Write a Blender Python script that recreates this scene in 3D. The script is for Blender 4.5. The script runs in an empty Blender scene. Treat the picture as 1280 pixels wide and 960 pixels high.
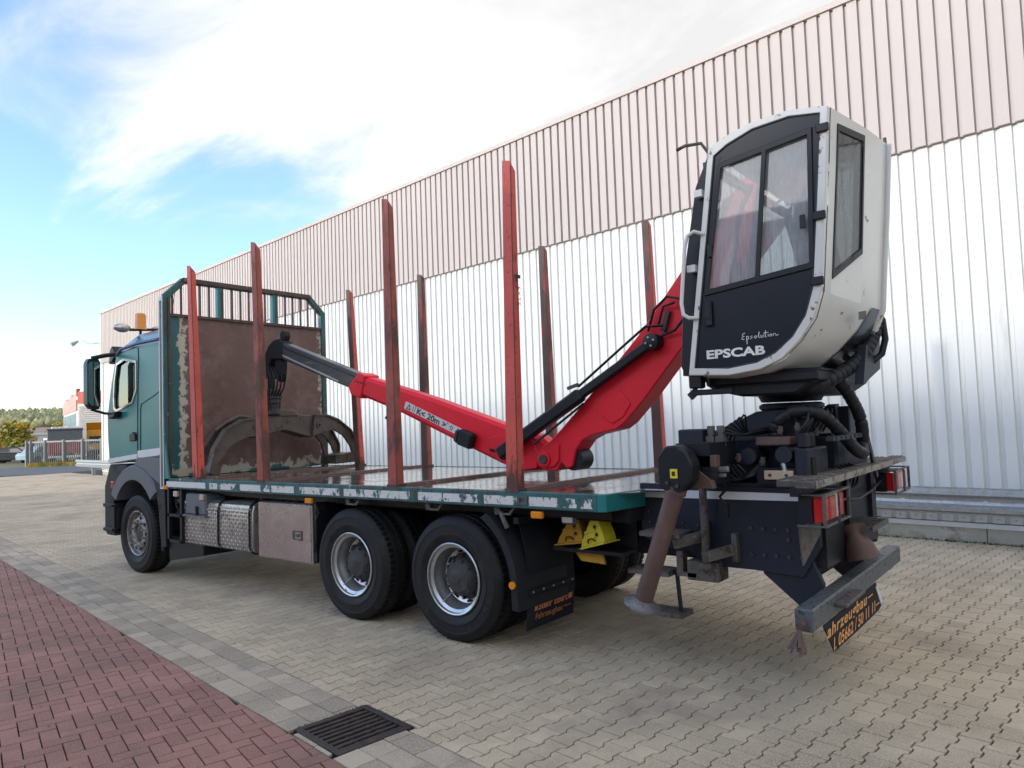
import bpy, bmesh, math, random
from mathutils import Vector, Matrix
random.seed(7)
S = bpy.context.scene
C = S.collection
R = math.radians
# ------------------------------------------------------------ camera, sky, sun
cam_d = bpy.data.cameras.new("camera"); cam = bpy.data.objects.new("camera", cam_d); C.objects.link(cam)
S.camera = cam
fw = Vector((-0.62121634, 0.78176464, 0.05416924)); rt = Vector((0.78119029, 0.62325427, -0.03599791)); up = Vector((0.0619031, -0.019954, 0.99788268))
CAM = Vector((4.35048, -4.52716, 1.83708))
m = Matrix((rt, up, -fw)).transposed().to_4x4(); m.translation = CAM
cam.matrix_world = m
cam_d.sensor_width = 36; cam_d.lens = 908.414/1280*36
cam_d.clip_start = .05; cam_d.clip_end = 3000
F_PX = 908.414
def to_px(P):
    d = Vector(P)-CAM; z = d.dot(fw)
    if z < .2: return None
    return 640+F_PX*d.dot(rt)/z, 480-F_PX*d.dot(up)/z

SUN_EL, SUN_DIR = R(13), Vector((.40, .9165))          # horizontal direction the light travels
W = bpy.data.worlds.new("World"); S.world = W; W.use_nodes = True
wn, wl = W.node_tree.nodes, W.node_tree.links; wn.clear()
wo = wn.new('ShaderNodeOutputWorld'); bg = wn.new('ShaderNodeBackground'); bg.inputs[1].default_value = .15
sky = wn.new('ShaderNodeTexSky'); sky.sky_type = 'NISHITA'; sky.sun_disc = False
sky.sun_elevation = SUN_EL; sky.sun_rotation = math.atan2(-SUN_DIR.x, -SUN_DIR.y); sky.air_density = 1.0; sky.dust_density = .6; sky.ozone_density = 1.2
tc = wn.new('ShaderNodeTexCoord'); sep = wn.new('ShaderNodeSeparateXYZ'); wl.new(tc.outputs['Generated'], sep.inputs[0])
def wm(op, a, b=None, clamp=False):
    n = wn.new('ShaderNodeMath'); n.operation = op; n.use_clamp = clamp
    for i, v in enumerate((a, b)):
        if v is None: continue
        if isinstance(v, (int, float)): n.inputs[i].default_value = v
        else: wl.new(v, n.inputs[i])
    return n.outputs[0]
den = wm('ADD', wm('MAXIMUM', sep.outputs[2], 0.0), .16)
cmb = wn.new('ShaderNodeCombineXYZ'); wl.new(wm('DIVIDE', sep.outputs[0], den), cmb.inputs[0]); wl.new(wm('DIVIDE', sep.outputs[1], den), cmb.inputs[1])
mp = wn.new('ShaderNodeMapping'); mp.inputs['Rotation'].default_value = (0, 0, R(-25)); mp.inputs['Scale'].default_value = (.55, 1.15, 1); mp.inputs['Location'].default_value = (3.1, 1.7, 0)
wl.new(cmb.outputs[0], mp.inputs[0])
def wnoise(scale, det, rough, dist=0):
    n = wn.new('ShaderNodeTexNoise'); n.inputs['Scale'].default_value = scale; n.inputs['Detail'].default_value = det
    n.inputs['Roughness'].default_value = rough; n.inputs['Distortion'].default_value = dist; wl.new(mp.outputs[0], n.inputs['Vector']); return n.outputs[0]
big = wnoise(.55, 2, .5); fine = wnoise(1.9, 10, .60, .55)
# a broad cloud bank stands overhead and to the right of the view, thinning towards the left horizon
bank = wm('MAXIMUM', wm('MULTIPLY', wm('SUBTRACT', sep.outputs[2], .21), 2.4), -.32)
side = wm('MULTIPLY', wm('ADD', sep.outputs[1], wm('MULTIPLY', sep.outputs[0], .8)), .55)
cov = wm('ADD', wm('ADD', wm('MULTIPLY', big, .9), wm('MULTIPLY', fine, 1.75)), wm('ADD', wm('MINIMUM', bank, .50), wm('MINIMUM', side, .35)))
rmp = wn.new('ShaderNodeMapRange'); rmp.interpolation_type = 'SMOOTHSTEP'; rmp.inputs['From Min'].default_value = 1.26; rmp.inputs['From Max'].default_value = 1.86
wl.new(cov, rmp.inputs['Value'])
mxc = wn.new('ShaderNodeMix'); mxc.data_type = 'RGBA'
wl.new(rmp.outputs[0], mxc.inputs['Factor'])
skm = wn.new('ShaderNodeMix'); skm.data_type = 'RGBA'; skm.blend_type = 'MULTIPLY'; skm.inputs['Factor'].default_value = 1
wl.new(sky.outputs[0], skm.inputs['A']); skm.inputs['B'].default_value = (.72, .80, .95, 1)
wl.new(skm.outputs['Result'], mxc.inputs['A'])
cl = wn.new('ShaderNodeMapRange'); cl.inputs['From Min'].default_value = .36; cl.inputs['From Max'].default_value = .66
cl.inputs['To Min'].default_value = 1.85; cl.inputs['To Max'].default_value = 2.65; wl.new(fine, cl.inputs['Value'])
cc = wn.new('ShaderNodeCombineColor')
wl.new(wm('MULTIPLY', cl.outputs[0], .985), cc.inputs[0]); wl.new(wm('MULTIPLY', cl.outputs[0], .99), cc.inputs[1]); wl.new(wm('MULTIPLY', cl.outputs[0], .985), cc.inputs[2])
wl.new(cc.outputs[0], mxc.inputs['B']); wl.new(mxc.outputs['Result'], bg.inputs[0]); wl.new(bg.outputs[0], wo.inputs[0])
sd = bpy.data.lights.new("sun", 'SUN'); sd.energy = .85; sd.angle = R(2.6); sd.color = (1, .95, .88)
so = bpy.data.objects.new("sun", sd); C.objects.link(so)
trav = Vector((SUN_DIR.x*math.cos(SUN_EL), SUN_DIR.y*math.cos(SUN_EL), -math.sin(SUN_EL)))
so.rotation_mode = 'QUATERNION'; so.rotation_quaternion = trav.to_track_quat('-Z', 'Y'); so.location = (-10, -30, 30)
S.view_settings.view_transform = 'Standard'; S.view_settings.look = 'None'; S.view_settings.exposure = 1.70; S.view_settings.gamma = 1
S.cycles.max_bounces = 8; S.cycles.transparent_max_bounces = 12

# ------------------------------------------------------------ materials
def mat(name, col, rough=.5, metal=0, var=.15, vs=3, layers=(), bump=None, spec=.5, island=0, coat=0, stretch=(1, 1, 1), rvar=0):
    """layers: (noise scale, threshold, softness, colour, roughness, (axis, a, b, gain) or None, stretch)"""
    M = bpy.data.materials.new(name); M.use_nodes = True; N, L = M.node_tree.nodes, M.node_tree.links
    P = N['Principled BSDF']; P.inputs['Metallic'].default_value = metal; P.inputs['Specular IOR Level'].default_value = spec
    P.inputs['Coat Weight'].default_value = coat; P.inputs['Coat Roughness'].default_value = .08
    geo = N.new('ShaderNodeNewGeometry')
    def noise(scale, det=6, st=(1, 1, 1), rg=.6):
        mpn = N.new('ShaderNodeMapping'); mpn.inputs['Scale'].default_value = st; L.new(geo.outputs['Position'], mpn.inputs[0])
        n = N.new('ShaderNodeTexNoise'); n.inputs['Scale'].default_value = scale; n.inputs['Detail'].default_value = det; n.inputs['Roughness'].default_value = rg
        L.new(mpn.outputs[0], n.inputs['Vector']); return n.outputs[0]
    def math_(op, a, b, clamp=False):
        n = N.new('ShaderNodeMath'); n.operation = op; n.use_clamp = clamp
        for i, v in enumerate((a, b)):
            if isinstance(v, (int, float)): n.inputs[i].default_value = v
            else: L.new(v, n.inputs[i])
        return n.outputs[0]
    def mr(v, a, b, c, d):
        n = N.new('ShaderNodeMapRange'); n.inputs[1].default_value = a; n.inputs[2].default_value = b; n.inputs[3].default_value = c; n.inputs[4].default_value = d
        L.new(v, n.inputs[0]); return n.outputs[0]
    n1 = noise(vs, 7, stretch); f = mr(n1, .3, .7, 1-var, 1+var)
    if island:
        oi = N.new('ShaderNodeObjectInfo'); s = math_('FRACT', math_('ADD', geo.outputs['Random Per Island'], oi.outputs['Random']), 0)
        f = math_('MULTIPLY', f, mr(s, 0, 1, 1-island, 1+island))
    vm = N.new('ShaderNodeVectorMath'); vm.operation = 'SCALE'; vm.inputs[0].default_value = col[:3]; L.new(f, vm.inputs['Scale'])
    cur = vm.outputs[0]
    rn = noise(vs*2.3, 5); cr = mr(rn, .3, .7, max(.02, rough-rvar), min(1, rough+rvar))
    for ly in layers:
        sc, th, so_, lc, lr = ly[:5]; grad = ly[5] if len(ly) > 5 else None; st = ly[6] if len(ly) > 6 else (1, 1, 1)
        v = noise(sc, 8, st, .68)
        if grad:
            ax, a, b, g = grad; sp = N.new('ShaderNodeSeparateXYZ'); L.new(geo.outputs['Position'], sp.inputs[0])
            gr = mr(sp.outputs['XYZ'.index(ax)], a, b, 0, g); v = math_('ADD', v, gr)
        k = mr(v, th-so_, th+so_, 0, 1)
        mx = N.new('ShaderNodeMix'); mx.data_type = 'RGBA'; L.new(k, mx.inputs['Factor']); L.new(cur, mx.inputs['A']); mx.inputs['B'].default_value = (*lc[:3], 1); cur = mx.outputs['Result']
        if lr is not None:
            mf = N.new('ShaderNodeMix'); L.new(k, mf.inputs[0]); L.new(cr, mf.inputs[2]); mf.inputs[3].default_value = lr; cr = mf.outputs[0]
    L.new(cur, P.inputs['Base Color']); L.new(cr, P.inputs['Roughness'])
    if bump:
        b = N.new('ShaderNodeBump'); b.inputs['Strength'].default_value = bump[1]; b.inputs['Distance'].default_value = bump[2] if len(bump) > 2 else .01
        L.new(noise(bump[0], 5), b.inputs['Height']); L.new(b.outputs[0], P.inputs['Normal'])
    return M
RUST = (.16, .06, .03); DUST = (.09, .085, .08); CHIP = (.62, .60, .52)
M_ = {}
M_['paver'] = mat('paver_concrete', (.455, .372, .275), .85, 0, .18, .8, [(.45, .60, .07, (.31, .25, .18), None), (90, .56, .07, (.56, .48, .37), None), (110, .63, .04, (.17, .145, .115), None), (.7, .62, .10, (.30, .25, .20), None), (3.5, .70, .05, (.2, .17, .14), None)], (240, .35, .004), .3, .13)
M_['kerbstone'] = mat('grey_stone', (.36, .295, .23), .88, 0, .2, 1.0, [(90, .56, .07, (.48, .43, .37), None), (2.5, .62, .08, (.25, .22, .19), None)], (200, .4, .004), .3, .28)
M_['redbrick'] = mat('red_concrete', (.275, .14, .115), .85, 0, .2, .9, [(100, .57, .06, (.38, .24, .22), None), (1.3, .60, .09, (.20, .125, .105), None), (120, .68, .03, (.07, .03, .03), None)], (240, .35, .004), .3, .14)
M_['joint'] = mat('joint_sand', (.014, .011, .008), .95, 0, .3, 9, [(2.2, .64, .05, (.02, .03, .01), None)])
M_['farpave'] = mat('far_paving', (.43, .35, .26), .9, 0, .12, .6)
M_['asphalt'] = mat('asphalt', (.09, .095, .11), .85, 0, .15, 1.2)
M_['soil'] = mat('verge', (.13, .12, .07), .95, 0, .3, .3)
M_['field'] = mat('ploughed_field', (.27, .19, .155), .95, 0, .2, .02)
M_['white_clad'] = mat('white_cladding', (.68, .685, .67), .65, 0, .02, .5, [(1.6, .66, .06, (.55, .55, .53), None, None, (1, 1, .15))], spec=.2)
M_['pink_clad'] = mat('cream_cladding', (.48, .42, .395), .6, 0, .03, .4, [(1.6, .68, .06, (.43, .37, .345), None, None, (1, 1, .15))], spec=.4)
M_['concrete'] = mat('concrete', (.40, .38, .33), .9, 0, .2, 2, [(4, .62, .08, (.2, .19, .15), None, ('Z', .12, 0, .12))], (30, .5, .02))
M_['moss'] = mat('moss', (.045, .07, .02), 1, 0, .5, 12)
M_['galv'] = mat('galvanised', (.36, .38, .39), .45, .6, .18, 14, [(40, .6, .06, (.50, .52, .53), None)], spec=.5, rvar=.1)
M_['footsteel'] = mat('worn_foot', (.17, .175, .19), .5, .4, .2, 8, [(16, .58, .05, (.09, .075, .07), .8)])
M_['castiron'] = mat('cast_iron', (.045, .038, .038), .5, .5, .3, 14, [(18, .6, .05, (.15, .09, .06), .9)], (60, .4, .004))
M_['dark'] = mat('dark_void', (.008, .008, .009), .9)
M_['teal'] = mat('teal_paint', (.024, .195, .205), .32, 0, .08, 2, [(6, .74, .02, DUST, .8)], spec=.35)
M_['roofblue'] = mat('roof_blue_paint', (.06, .17, .24), .25, 0, .05, 2, coat=.6)
M_['tealworn'] = mat('teal_worn', (.022, .11, .11), .5, 0, .2, 3, [(9, .55, .06, (.05, .05, .045), .7, None, (1, 1, .22)), (6, .60, .025, (.07, .045, .038), .8), (8, .645, .02, (.42, .42, .36), .7), (30, .62, .03, (.05, .035, .03), .8)], (14, .3, .006))
M_['tape'] = mat('worn_white_tape', (.62, .62, .60), .5, 0, .1, 4, [(7, .545, .02, (.03, .10, .10), .6, None, (1, 1, .6)), (11, .62, .02, (.10, .065, .05), .8), (30, .62, .02, (.06, .05, .04), .8)])
M_['whitestripe'] = mat('white_stripe', (.62, .63, .66), .4, 0, .05, 4, [(12, .66, .02, (.08, .08, .08), .7)])
M_['deck'] = mat('wet_deck', (.085, .055, .05), .09, .0, .3, 1.5, [(3, .60, .05, (.25, .24, .22), .28), (5, .56, .03, (.06, .035, .03), .05), (1.1, .55, .06, (.03, .075, .07), .10), (13, .66, .03, (.16, .15, .13), .45)], (2.2, .25, .03), spec=1.0)
M_['brown'] = mat('rusty_brown_steel', (.085, .045, .038), .6, 0, .3, 3, [(14, .62, .04, (.20, .16, .13), .8), (5, .62, .05, (.03, .018, .016), .5)], (25, .5, .006))
M_['headplate'] = mat('headboard_plate', (.155, .088, .077), .62, 0, .22, 1.6, [
    (3.5, .57, .09, (.215, .145, .13), .7), (2.2, .62, .08, (.11, .06, .055), .6), (16, .68, .03, (.27, .20, .175), .7),
    (9, .80, .025, (.50, .47, .40), .8, ('Y', .46, .22, .42)), (8, 1.02, .03, (.020, .115, .12), .45, ('Y', .34, .16, .75)),
    (9, .82, .025, (.46, .43, .36), .8, ('Y', 2.28, 2.46, .34)),
    (5, .88, .025, (.44, .41, .34), .8, ('Z', 1.75, 1.30, .48)), (3.2, 1.05, .03, (.022, .105, .11), .45, ('Z', 1.62, 1.30, .60)), (30, .70, .03, (.05, .03, .025), .8)], (6, .25, .02))
M_['stake'] = mat('faded_red_paint', (.58, .085, .062), .55, 0, .15, 3, [(5, .62, .03, (.10, .045, .035), .8, ('Z', 1.55, 1.30, .22), (1, 1, .35)), (26, .62, .03, (.20, .05, .035), .8), (40, .68, .02, (.55, .30, .27), .7)], (20, .3, .004))
M_['stakebrown'] = mat('brown_red_stake', (.33, .075, .055), .6, 0, .25, 3, [(4, .52, .05, (.11, .055, .045), .8, None, (1, 1, .35)), (30, .62, .03, (.30, .08, .06), .8)], (20, .3, .004))
M_['stakeblack'] = mat('stake_worn_side', (.105, .068, .058), .7, 0, .25, 3, [(6, .60, .04, (.30, .06, .05), .7, None, (1, 1, .3))], (20, .3, .004))
M_['boomred'] = mat('crane_red_paint', (.76, .012, .030), .38, 0, .10, 2, [(7, .67, .012, (.12, .04, .03), .7), (30, .69, .02, (.10, .02, .02), .7), (18, .70, .02, (.20, .09, .06), .8)], spec=.35)
M_['black'] = mat('black_satin', (.011, .012, .017), .42, 0, .2, 4, [(12, .66, .05, (.035, .033, .032), .7)], spec=.3)
M_['blackgrey'] = mat('grey_black_boom', (.055, .058, .068), .3, .3, .2, 3, [(6, .6, .06, (.11, .11, .12), .4, None, (.4, .4, 3)), (20, .68, .03, (.02, .02, .02), .6)])
M_['frame'] = mat('anthracite_frame', (.016, .020, .033), .5, 0, .15, 2, [(3, .62, .08, (.024, .026, .031), .75), (34, .70, .02, (.12, .12, .12), .7)], spec=.3)
M_['greybar'] = mat('grey_bumper_paint', (.088, .098, .108), .45, 0, .1, 2, [(28, .60, .02, (.025, .027, .03), .6, ('X', 3.05, 2.94, .05)), (5, .66, .04, (.14, .12, .10), .8)])
M_['dirtysteel'] = mat('dirty_steel', (.10, .092, .085), .6, .2, .3, 5, [(12, .58, .05, (.06, .035, .025), .85), (30, .64, .04, (.22, .21, .2), .6)], (25, .4, .004))
M_['rustleg'] = mat('rusty_leg', (.105, .062, .052), .6, .1, .2, 4, [(9, .60, .05, (.16, .10, .085), .75, None, (1, 1, .25)), (30, .68, .03, (.04, .025, .02), .8)], (30, .3, .003))
M_['grapple'] = mat('grapple_steel', (.105, .085, .075), .5, .25, .25, 3, [(7, .60, .06, (.06, .045, .038), .7), (20, .64, .04, (.19, .17, .155), .5)], (20, .35, .005))
M_['plastic'] = mat('grey_plastic', (.105, .115, .135), .5, 0, .08, 2, spec=.5)
M_['plasticdark'] = mat('dark_plastic', (.013, .014, .020), .5, 0, .2, 3, [(4, .62, .07, (.022, .022, .023), .8)], spec=.3)
M_['rubber'] = mat('tyre_rubber', (.013, .013, .015), .62, 0, .25, 5, [(4, .60, .08, (.034, .031, .029), .8), (22, .68, .03, (.04, .037, .033), .85)], (60, .15, .003), spec=.3)
M_['tread'] = mat('tyre_tread', (.007, .007, .008), .8, 0, .3, 8, spec=.2)
M_['rimsilver'] = mat('rim_silver', (.50, .51, .52), .32, .85, .1, 6, [(11, .64, .05, (.16, .13, .11), .7)])
M_['rimdull'] = mat('rim_dull', (.30, .29, .28), .45, .6, .2, 8, [(14, .58, .06, (.12, .08, .06), .8)])
M_['hub'] = mat('hub_grey', (.045, .045, .047), .6, .2, .25, 8, [(16, .62, .05, (.10, .085, .07), .8)])
M_['alu'] = mat('checker_alu', (.42, .39, .36), .38, .7, .15, 3, [(5, .60, .08, (.22, .19, .17), .6)])
M_['stainless'] = mat('stainless', (.56, .53, .52), .24, .85, .12, 1.2, [(2, .58, .1, (.42, .38, .37), .32), (16, .74, .02, (.24, .19, .16), .5)], rvar=.06, stretch=(.6, 1, 2))
M_['cabwhite'] = mat('cab_white', (.68, .665, .64), .35, 0, .05, 2, [(9, .665, .022, (.24, .085, .035), .85), (40, .73, .02, (.20, .09, .05), .8)], coat=.3)
M_['cabrust'] = mat('cab_white_rusty', (.64, .62, .58), .35, 0, .05, 2, [(13, .62, .02, (.20, .075, .035), .9)], coat=.3)
M_['door'] = mat('cab_door_navy', (.008, .011, .020), .35, 0, .1, 3, [(6, .68, .03, (.035, .038, .045), .5), (50, .70, .015, (.06, .06, .06), .6)], spec=.25)
M_['amber'] = mat('amber_lens', (.72, .24, .01), .25, 0, .1, 8, coat=.5)
M_['redlens'] = mat('red_lens', (.50, .012, .015), .15, 0, .1, 6, coat=.8)
M_['orangelens'] = mat('orange_lens', (.50, .07, .02), .18, 0, .1, 6, coat=.8)
M_['whitelens'] = mat('clear_lens', (.62, .50, .45), .15, 0, .1, 6, coat=.8)
M_['pale'] = mat('pale_plate', (.50, .38, .27), .5, 0, .2, 8, [(16, .6, .04, (.25, .14, .08), .8)])
M_['yellow'] = mat('chock_yellow', (.60, .52, .03), .5, 0, .1, 5, [(14, .62, .04, (.10, .09, .03), .8)])
M_['ochre'] = mat('chock_orange', (.48, .26, .02), .5, 0, .1, 5, [(14, .62, .04, (.10, .06, .02), .8)])
M_['sticker'] = mat('yellow_sticker', (.75, .60, .03), .5)
M_['label'] = mat('white_label', (.66, .62, .60), .5, 0, .05, 4, [(26, .62, .02, (.40, .02, .03), .6)])
M_['print'] = mat('black_print', (.02, .018, .02), .5)
M_['whiteprint'] = mat('white_print', (.72, .70, .66), .5)
M_['orangeprint'] = mat('orange_print', (.78, .36, .12), .5, 0, .1, 5, [(30, .64, .03, (.10, .06, .045), .6)])
M_['orangefaded'] = mat('orange_print_faded', (.55, .20, .08), .6, 0, .1, 5, [(40, .62, .05, (.06, .045, .042), .6)])
M_['plank'] = mat('weathered_grating', (.075, .064, .058), .75, 0, .25, 6, [(28, .58, .05, (.22, .205, .19), .85, ('Z', 1.33, 1.44, .02), (.3, 1, 1)), (5, .62, .05, (.05, .03, .025), .8)], (40, .6, .006))
M_['woodgrey'] = mat('grey_edge', (.26, .24, .215), .8, 0, .2, 8, [(14, .56, .05, (.09, .07, .06), .85)])
M_['flap'] = mat('rubber_flap', (.008, .010, .017), .65, 0, .2, 3, [(3, .60, .08, (.02, .019, .021), .8)], spec=.25)
M_['hillforest'] = mat('autumn_leaves_far', (.30, .29, .15), .9, 0, .35, .03, [(.05, .55, .06, (.17, .20, .12), None)], island=.4)
M_['leafy'] = mat('autumn_leaves', (.48, .34, .05), .9, 0, .3, 1, [(.8, .52, .06, (.22, .24, .05), None)], island=.4)
M_['leafg'] = mat('green_leaves', (.18, .22, .07), .9, 0, .3, 1, [(.8, .56, .06, (.22, .18, .04), None)], island=.45)
M_['bark'] = mat('bark', (.06, .045, .035), .9)
M_['fencegrey'] = mat('fence_grey', (.20, .22, .23), .5, .3)
M_['greyclad'] = mat('grey_slat_cladding', (.30, .30, .32), .5)
M_['palefacade'] = mat('pale_facade', (.62, .58, .56), .5)
M_['redpaint'] = mat('red_fascia', (.50, .06, .04), .5)
M_['pinkroof'] = mat('pale_red_roof', (.62, .30, .27), .5)
M_['truckred'] = mat('truck_red', (.30, .03, .04), .4)
M_['truckorange'] = mat('truck_orange', (.62, .27, .02), .4)
M_['carblack'] = mat('car_dark', (.02, .022, .028), .25, coat=.6)
M_['carblue'] = mat('car_paleblue', (.30, .42, .50), .3, coat=.6)
M_['vanwhite'] = mat('van_white', (.62, .62, .62), .4)
M_['tarp'] = mat('grey_tarp', (.11, .115, .125), .6)

def glass(name, tint=(.9, .95, .95), gl=.12, dirt=0, dirtcol=(.55, .55, .55), scale=6):
    M = bpy.data.materials.new(name); M.use_nodes = True; N, L = M.node_tree.nodes, M.node_tree.links; N.clear()
    o = N.new('ShaderNodeOutputMaterial'); t = N.new('ShaderNodeBsdfTransparent'); t.inputs[0].default_value = (*tint, 1)
    g = N.new('ShaderNodeBsdfGlossy'); g.inputs['Roughness'].default_value = .03; fr = N.new('ShaderNodeFresnel'); fr.inputs[0].default_value = 1.5
    a = N.new('ShaderNodeMath'); a.operation = 'ADD'; a.use_clamp = True; L.new(fr.outputs[0], a.inputs[0]); a.inputs[1].default_value = gl
    mx = N.new('ShaderNodeMixShader'); L.new(a.outputs[0], mx.inputs[0]); L.new(t.outputs[0], mx.inputs[1]); L.new(g.outputs[0], mx.inputs[2]); out = mx.outputs[0]
    if dirt:
        ge = N.new('ShaderNodeNewGeometry'); mpn = N.new('ShaderNodeMapping'); mpn.inputs['Scale'].default_value = (13, 13, 1.1); L.new(ge.outputs['Position'], mpn.inputs[0])
        n = N.new('ShaderNodeTexNoise'); n.inputs['Scale'].default_value = scale; n.inputs['Detail'].default_value = 9; n.inputs['Roughness'].default_value = .75; L.new(mpn.outputs[0], n.inputs[0])
        n2 = N.new('ShaderNodeTexNoise'); n2.inputs['Scale'].default_value = 2.4; n2.inputs['Detail'].default_value = 3; L.new(ge.outputs['Position'], n2.inputs[0])
        ad = N.new('ShaderNodeMath'); ad.operation = 'ADD'; L.new(n.outputs[0], ad.inputs[0]); L.new(n2.outputs[0], ad.inputs[1])
        mr = N.new('ShaderNodeMapRange'); mr.inputs[1].default_value = .8; mr.inputs[2].default_value = 1.25; mr.inputs[3].default_value = dirt*.45; mr.inputs[4].default_value = dirt; L.new(ad.outputs[0], mr.inputs[0])
        d = N.new('ShaderNodeBsdfDiffuse'); d.inputs[0].default_value = (*dirtcol, 1)
        m2 = N.new('ShaderNodeMixShader'); L.new(mr.outputs[0], m2.inputs[0]); L.new(out, m2.inputs[1]); L.new(d.outputs[0], m2.inputs[2]); out = m2.outputs[0]
    L.new(out, o.inputs[0]); M_[name] = M; return M
glass('window_glass'); glass('misted_glass', (.50, .53, .55), .06, .66, (.46, .48, .50), 3.2); glass('dark_glass', (.12, .13, .14), .05, .3, (.3, .31, .32)); glass('mirror_glass', (.02, .02, .03), .35)

# ------------------------------------------------------------ mesh helpers
class MB:
    def __init__(s): s.v = []; s.f = []; s.mi = []; s.cur = 0; s.M = Matrix.Identity(4)
    def add(s, vs, fs):
        o = len(s.v); s.v += [tuple(s.M @ Vector(v)) for v in vs]; s.f += [tuple(i+o for i in f) for f in fs]; s.mi += [s.cur]*len(fs); return s
    def box(s, x0, x1, y0, y1, z0, z1, ch=0):
        if ch:
            c = ch; prof = [(x0+c, z0), (x1-c, z0), (x1, z0+c), (x1, z1-c), (x1-c, z1), (x0+c, z1), (x0, z1-c), (x0, z0+c)]
            inn = [(x0+c, z0+c), (x1-c, z0+c), (x1-c, z0+c), (x1-c, z1-c), (x1-c, z1-c), (x0+c, z1-c), (x0+c, z1-c), (x0+c, z0+c)]
            vs = [(x, y0, z) for x, z in inn] + [(x, y0+c, z) for x, z in prof] + [(x, y1-c, z) for x, z in prof] + [(x, y1, z) for x, z in inn]
            fs = [tuple(range(8))[::-1], tuple(range(24, 32))]
            for r in range(3):
                for i in range(8): j = (i+1) % 8; fs.append((r*8+i, r*8+j, r*8+8+j, r*8+8+i))
            return s.add(vs, [tuple(reversed(f)) for f in fs])
        return s.add([(x0, y0, z0), (x1, y0, z0), (x1, y1, z0), (x0, y1, z0), (x0, y0, z1), (x1, y0, z1), (x1, y1, z1), (x0, y1, z1)],
            [(0, 3, 2, 1), (4, 5, 6, 7), (0, 1, 5, 4), (1, 2, 6, 5), (2, 3, 7, 6), (3, 0, 4, 7)])
    def prism(s, poly, a0, a1, ax='Y', sh=None):
        """poly in the plane normal to ax (Y: x,z; X: y,z; Z: x,y), from a0 to a1"""
        def P(p, a):
            return {'Y': (p[0], a, p[1]), 'X': (a, p[0], p[1]), 'Z': (p[0], p[1], a)}[ax]
        n = len(poly); q = sh or poly
        vs = [P(p, a0) for p in poly] + [P(p, a1) for p in q]
        fs = [tuple(range(n)), tuple(range(2*n-1, n-1, -1))] + [(i, i+n, (i+1) % n+n, (i+1) % n) for i in range(n)]
        return s.add(vs, fs)
    def ring(s, outer, inner, a0, a1, ax='Y'):
        """flat ring between two outlines with the same vertex count, with thickness"""
        def P(p, a): return {'Y': (p[0], a, p[1]), 'X': (a, p[0], p[1]), 'Z': (p[0], p[1], a)}[ax]
        n = len(outer); vs = [P(p, a0) for p in outer]+[P(p, a0) for p in inner]+[P(p, a1) for p in outer]+[P(p, a1) for p in inner]; fs = []
        for i in range(n):
            j = (i+1) % n; fs += [(i, j, n+j, n+i), (2*n+i, 3*n+i, 3*n+j, 2*n+j), (i, 2*n+i, 2*n+j, j), (n+i, n+j, 3*n+j, 3*n+i)]
        return s.add(vs, fs)
    def cone(s, p0, p1, r0, r1=None, n=14, caps=True):
        r1 = r0 if r1 is None else r1; p0, p1 = Vector(p0), Vector(p1); d = (p1-p0).normalized()
        a = d.orthogonal().normalized(); b = d.cross(a); vs = []
        for p, r in ((p0, r0), (p1, r1)):
            for i in range(n): t = 2*math.pi*i/n; vs.append(p+a*math.cos(t)*r+b*math.sin(t)*r)
        fs = [(i, (i+1) % n, n+(i+1) % n, n+i) for i in range(n)]
        if caps: fs += [tuple(range(n-1, -1, -1)), tuple(range(n, 2*n))]
        return s.add(vs, fs)
    def tube(s, pts, r, n=8, closed=False):
        pts = [Vector(p) for p in pts]; k = len(pts); rings = []; ref = None
        for i, p in enumerate(pts):
            if closed: t = (pts[(i+1) % k]-pts[i-1])
            else: t = pts[min(i+1, k-1)]-pts[max(i-1, 0)]
            t.normalize()
            if ref is None: ref = t.orthogonal().normalized()
            a = (ref-t*ref.dot(t)).normalized(); ref = a; b = t.cross(a)
            rr = r[i] if isinstance(r, (list, tuple)) else r
            rings.append([p+a*math.cos(2*math.pi*j/n)*rr+b*math.sin(2*math.pi*j/n)*rr for j in range(n)])
        vs = [v for q in rings for v in q]; fs = []
        for i in range(k if closed else k-1):
            for j in range(n): a, b = i*n+j, i*n+(j+1) % n; c = (i+1) % k*n; fs.append((a, b, c+(j+1) % n, c+j))
        if not closed: fs += [tuple(range(n-1, -1, -1)), tuple((k-1)*n+j for j in range(n))]
        return s.add(vs, fs)
    def bar(s, p0, p1, w, h, upv=(0, 0, 1)):
        p0, p1 = Vector(p0), Vector(p1); d = (p1-p0).normalized(); u = Vector(upv); a = d.cross(u).normalized()*w/2; b = a.cross(d).normalized()*h/2
        vs = [p+x*a+y*b for p in (p0, p1) for x, y in ((-1, -1), (1, -1), (1, 1), (-1, 1))]
        return s.add(vs, [(0, 3, 2, 1), (4, 5, 6, 7), (0, 1, 5, 4), (1, 2, 6, 5), (2, 3, 7, 6), (3, 0, 4, 7)])
    def lathe(s, prof, c, n=40, ax='Y'):
        """prof: (radius, y offset)"""
        vs = []; k = len(prof)
        for i in range(n):
            t = 2*math.pi*i/n
            for r, y in prof:
                if ax == 'Y': vs.append((c[0]+r*math.cos(t), c[1]+y, c[2]+r*math.sin(t)))
                else: vs.append((c[0]+r*math.cos(t), c[1]+r*math.sin(t), c[2]+y))
        fs = [(i*k+j, i*k+j+1, (i+1) % n*k+j+1, (i+1) % n*k+j) for i in range(n) for j in range(k-1)]
        return s.add(vs, fs)
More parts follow.
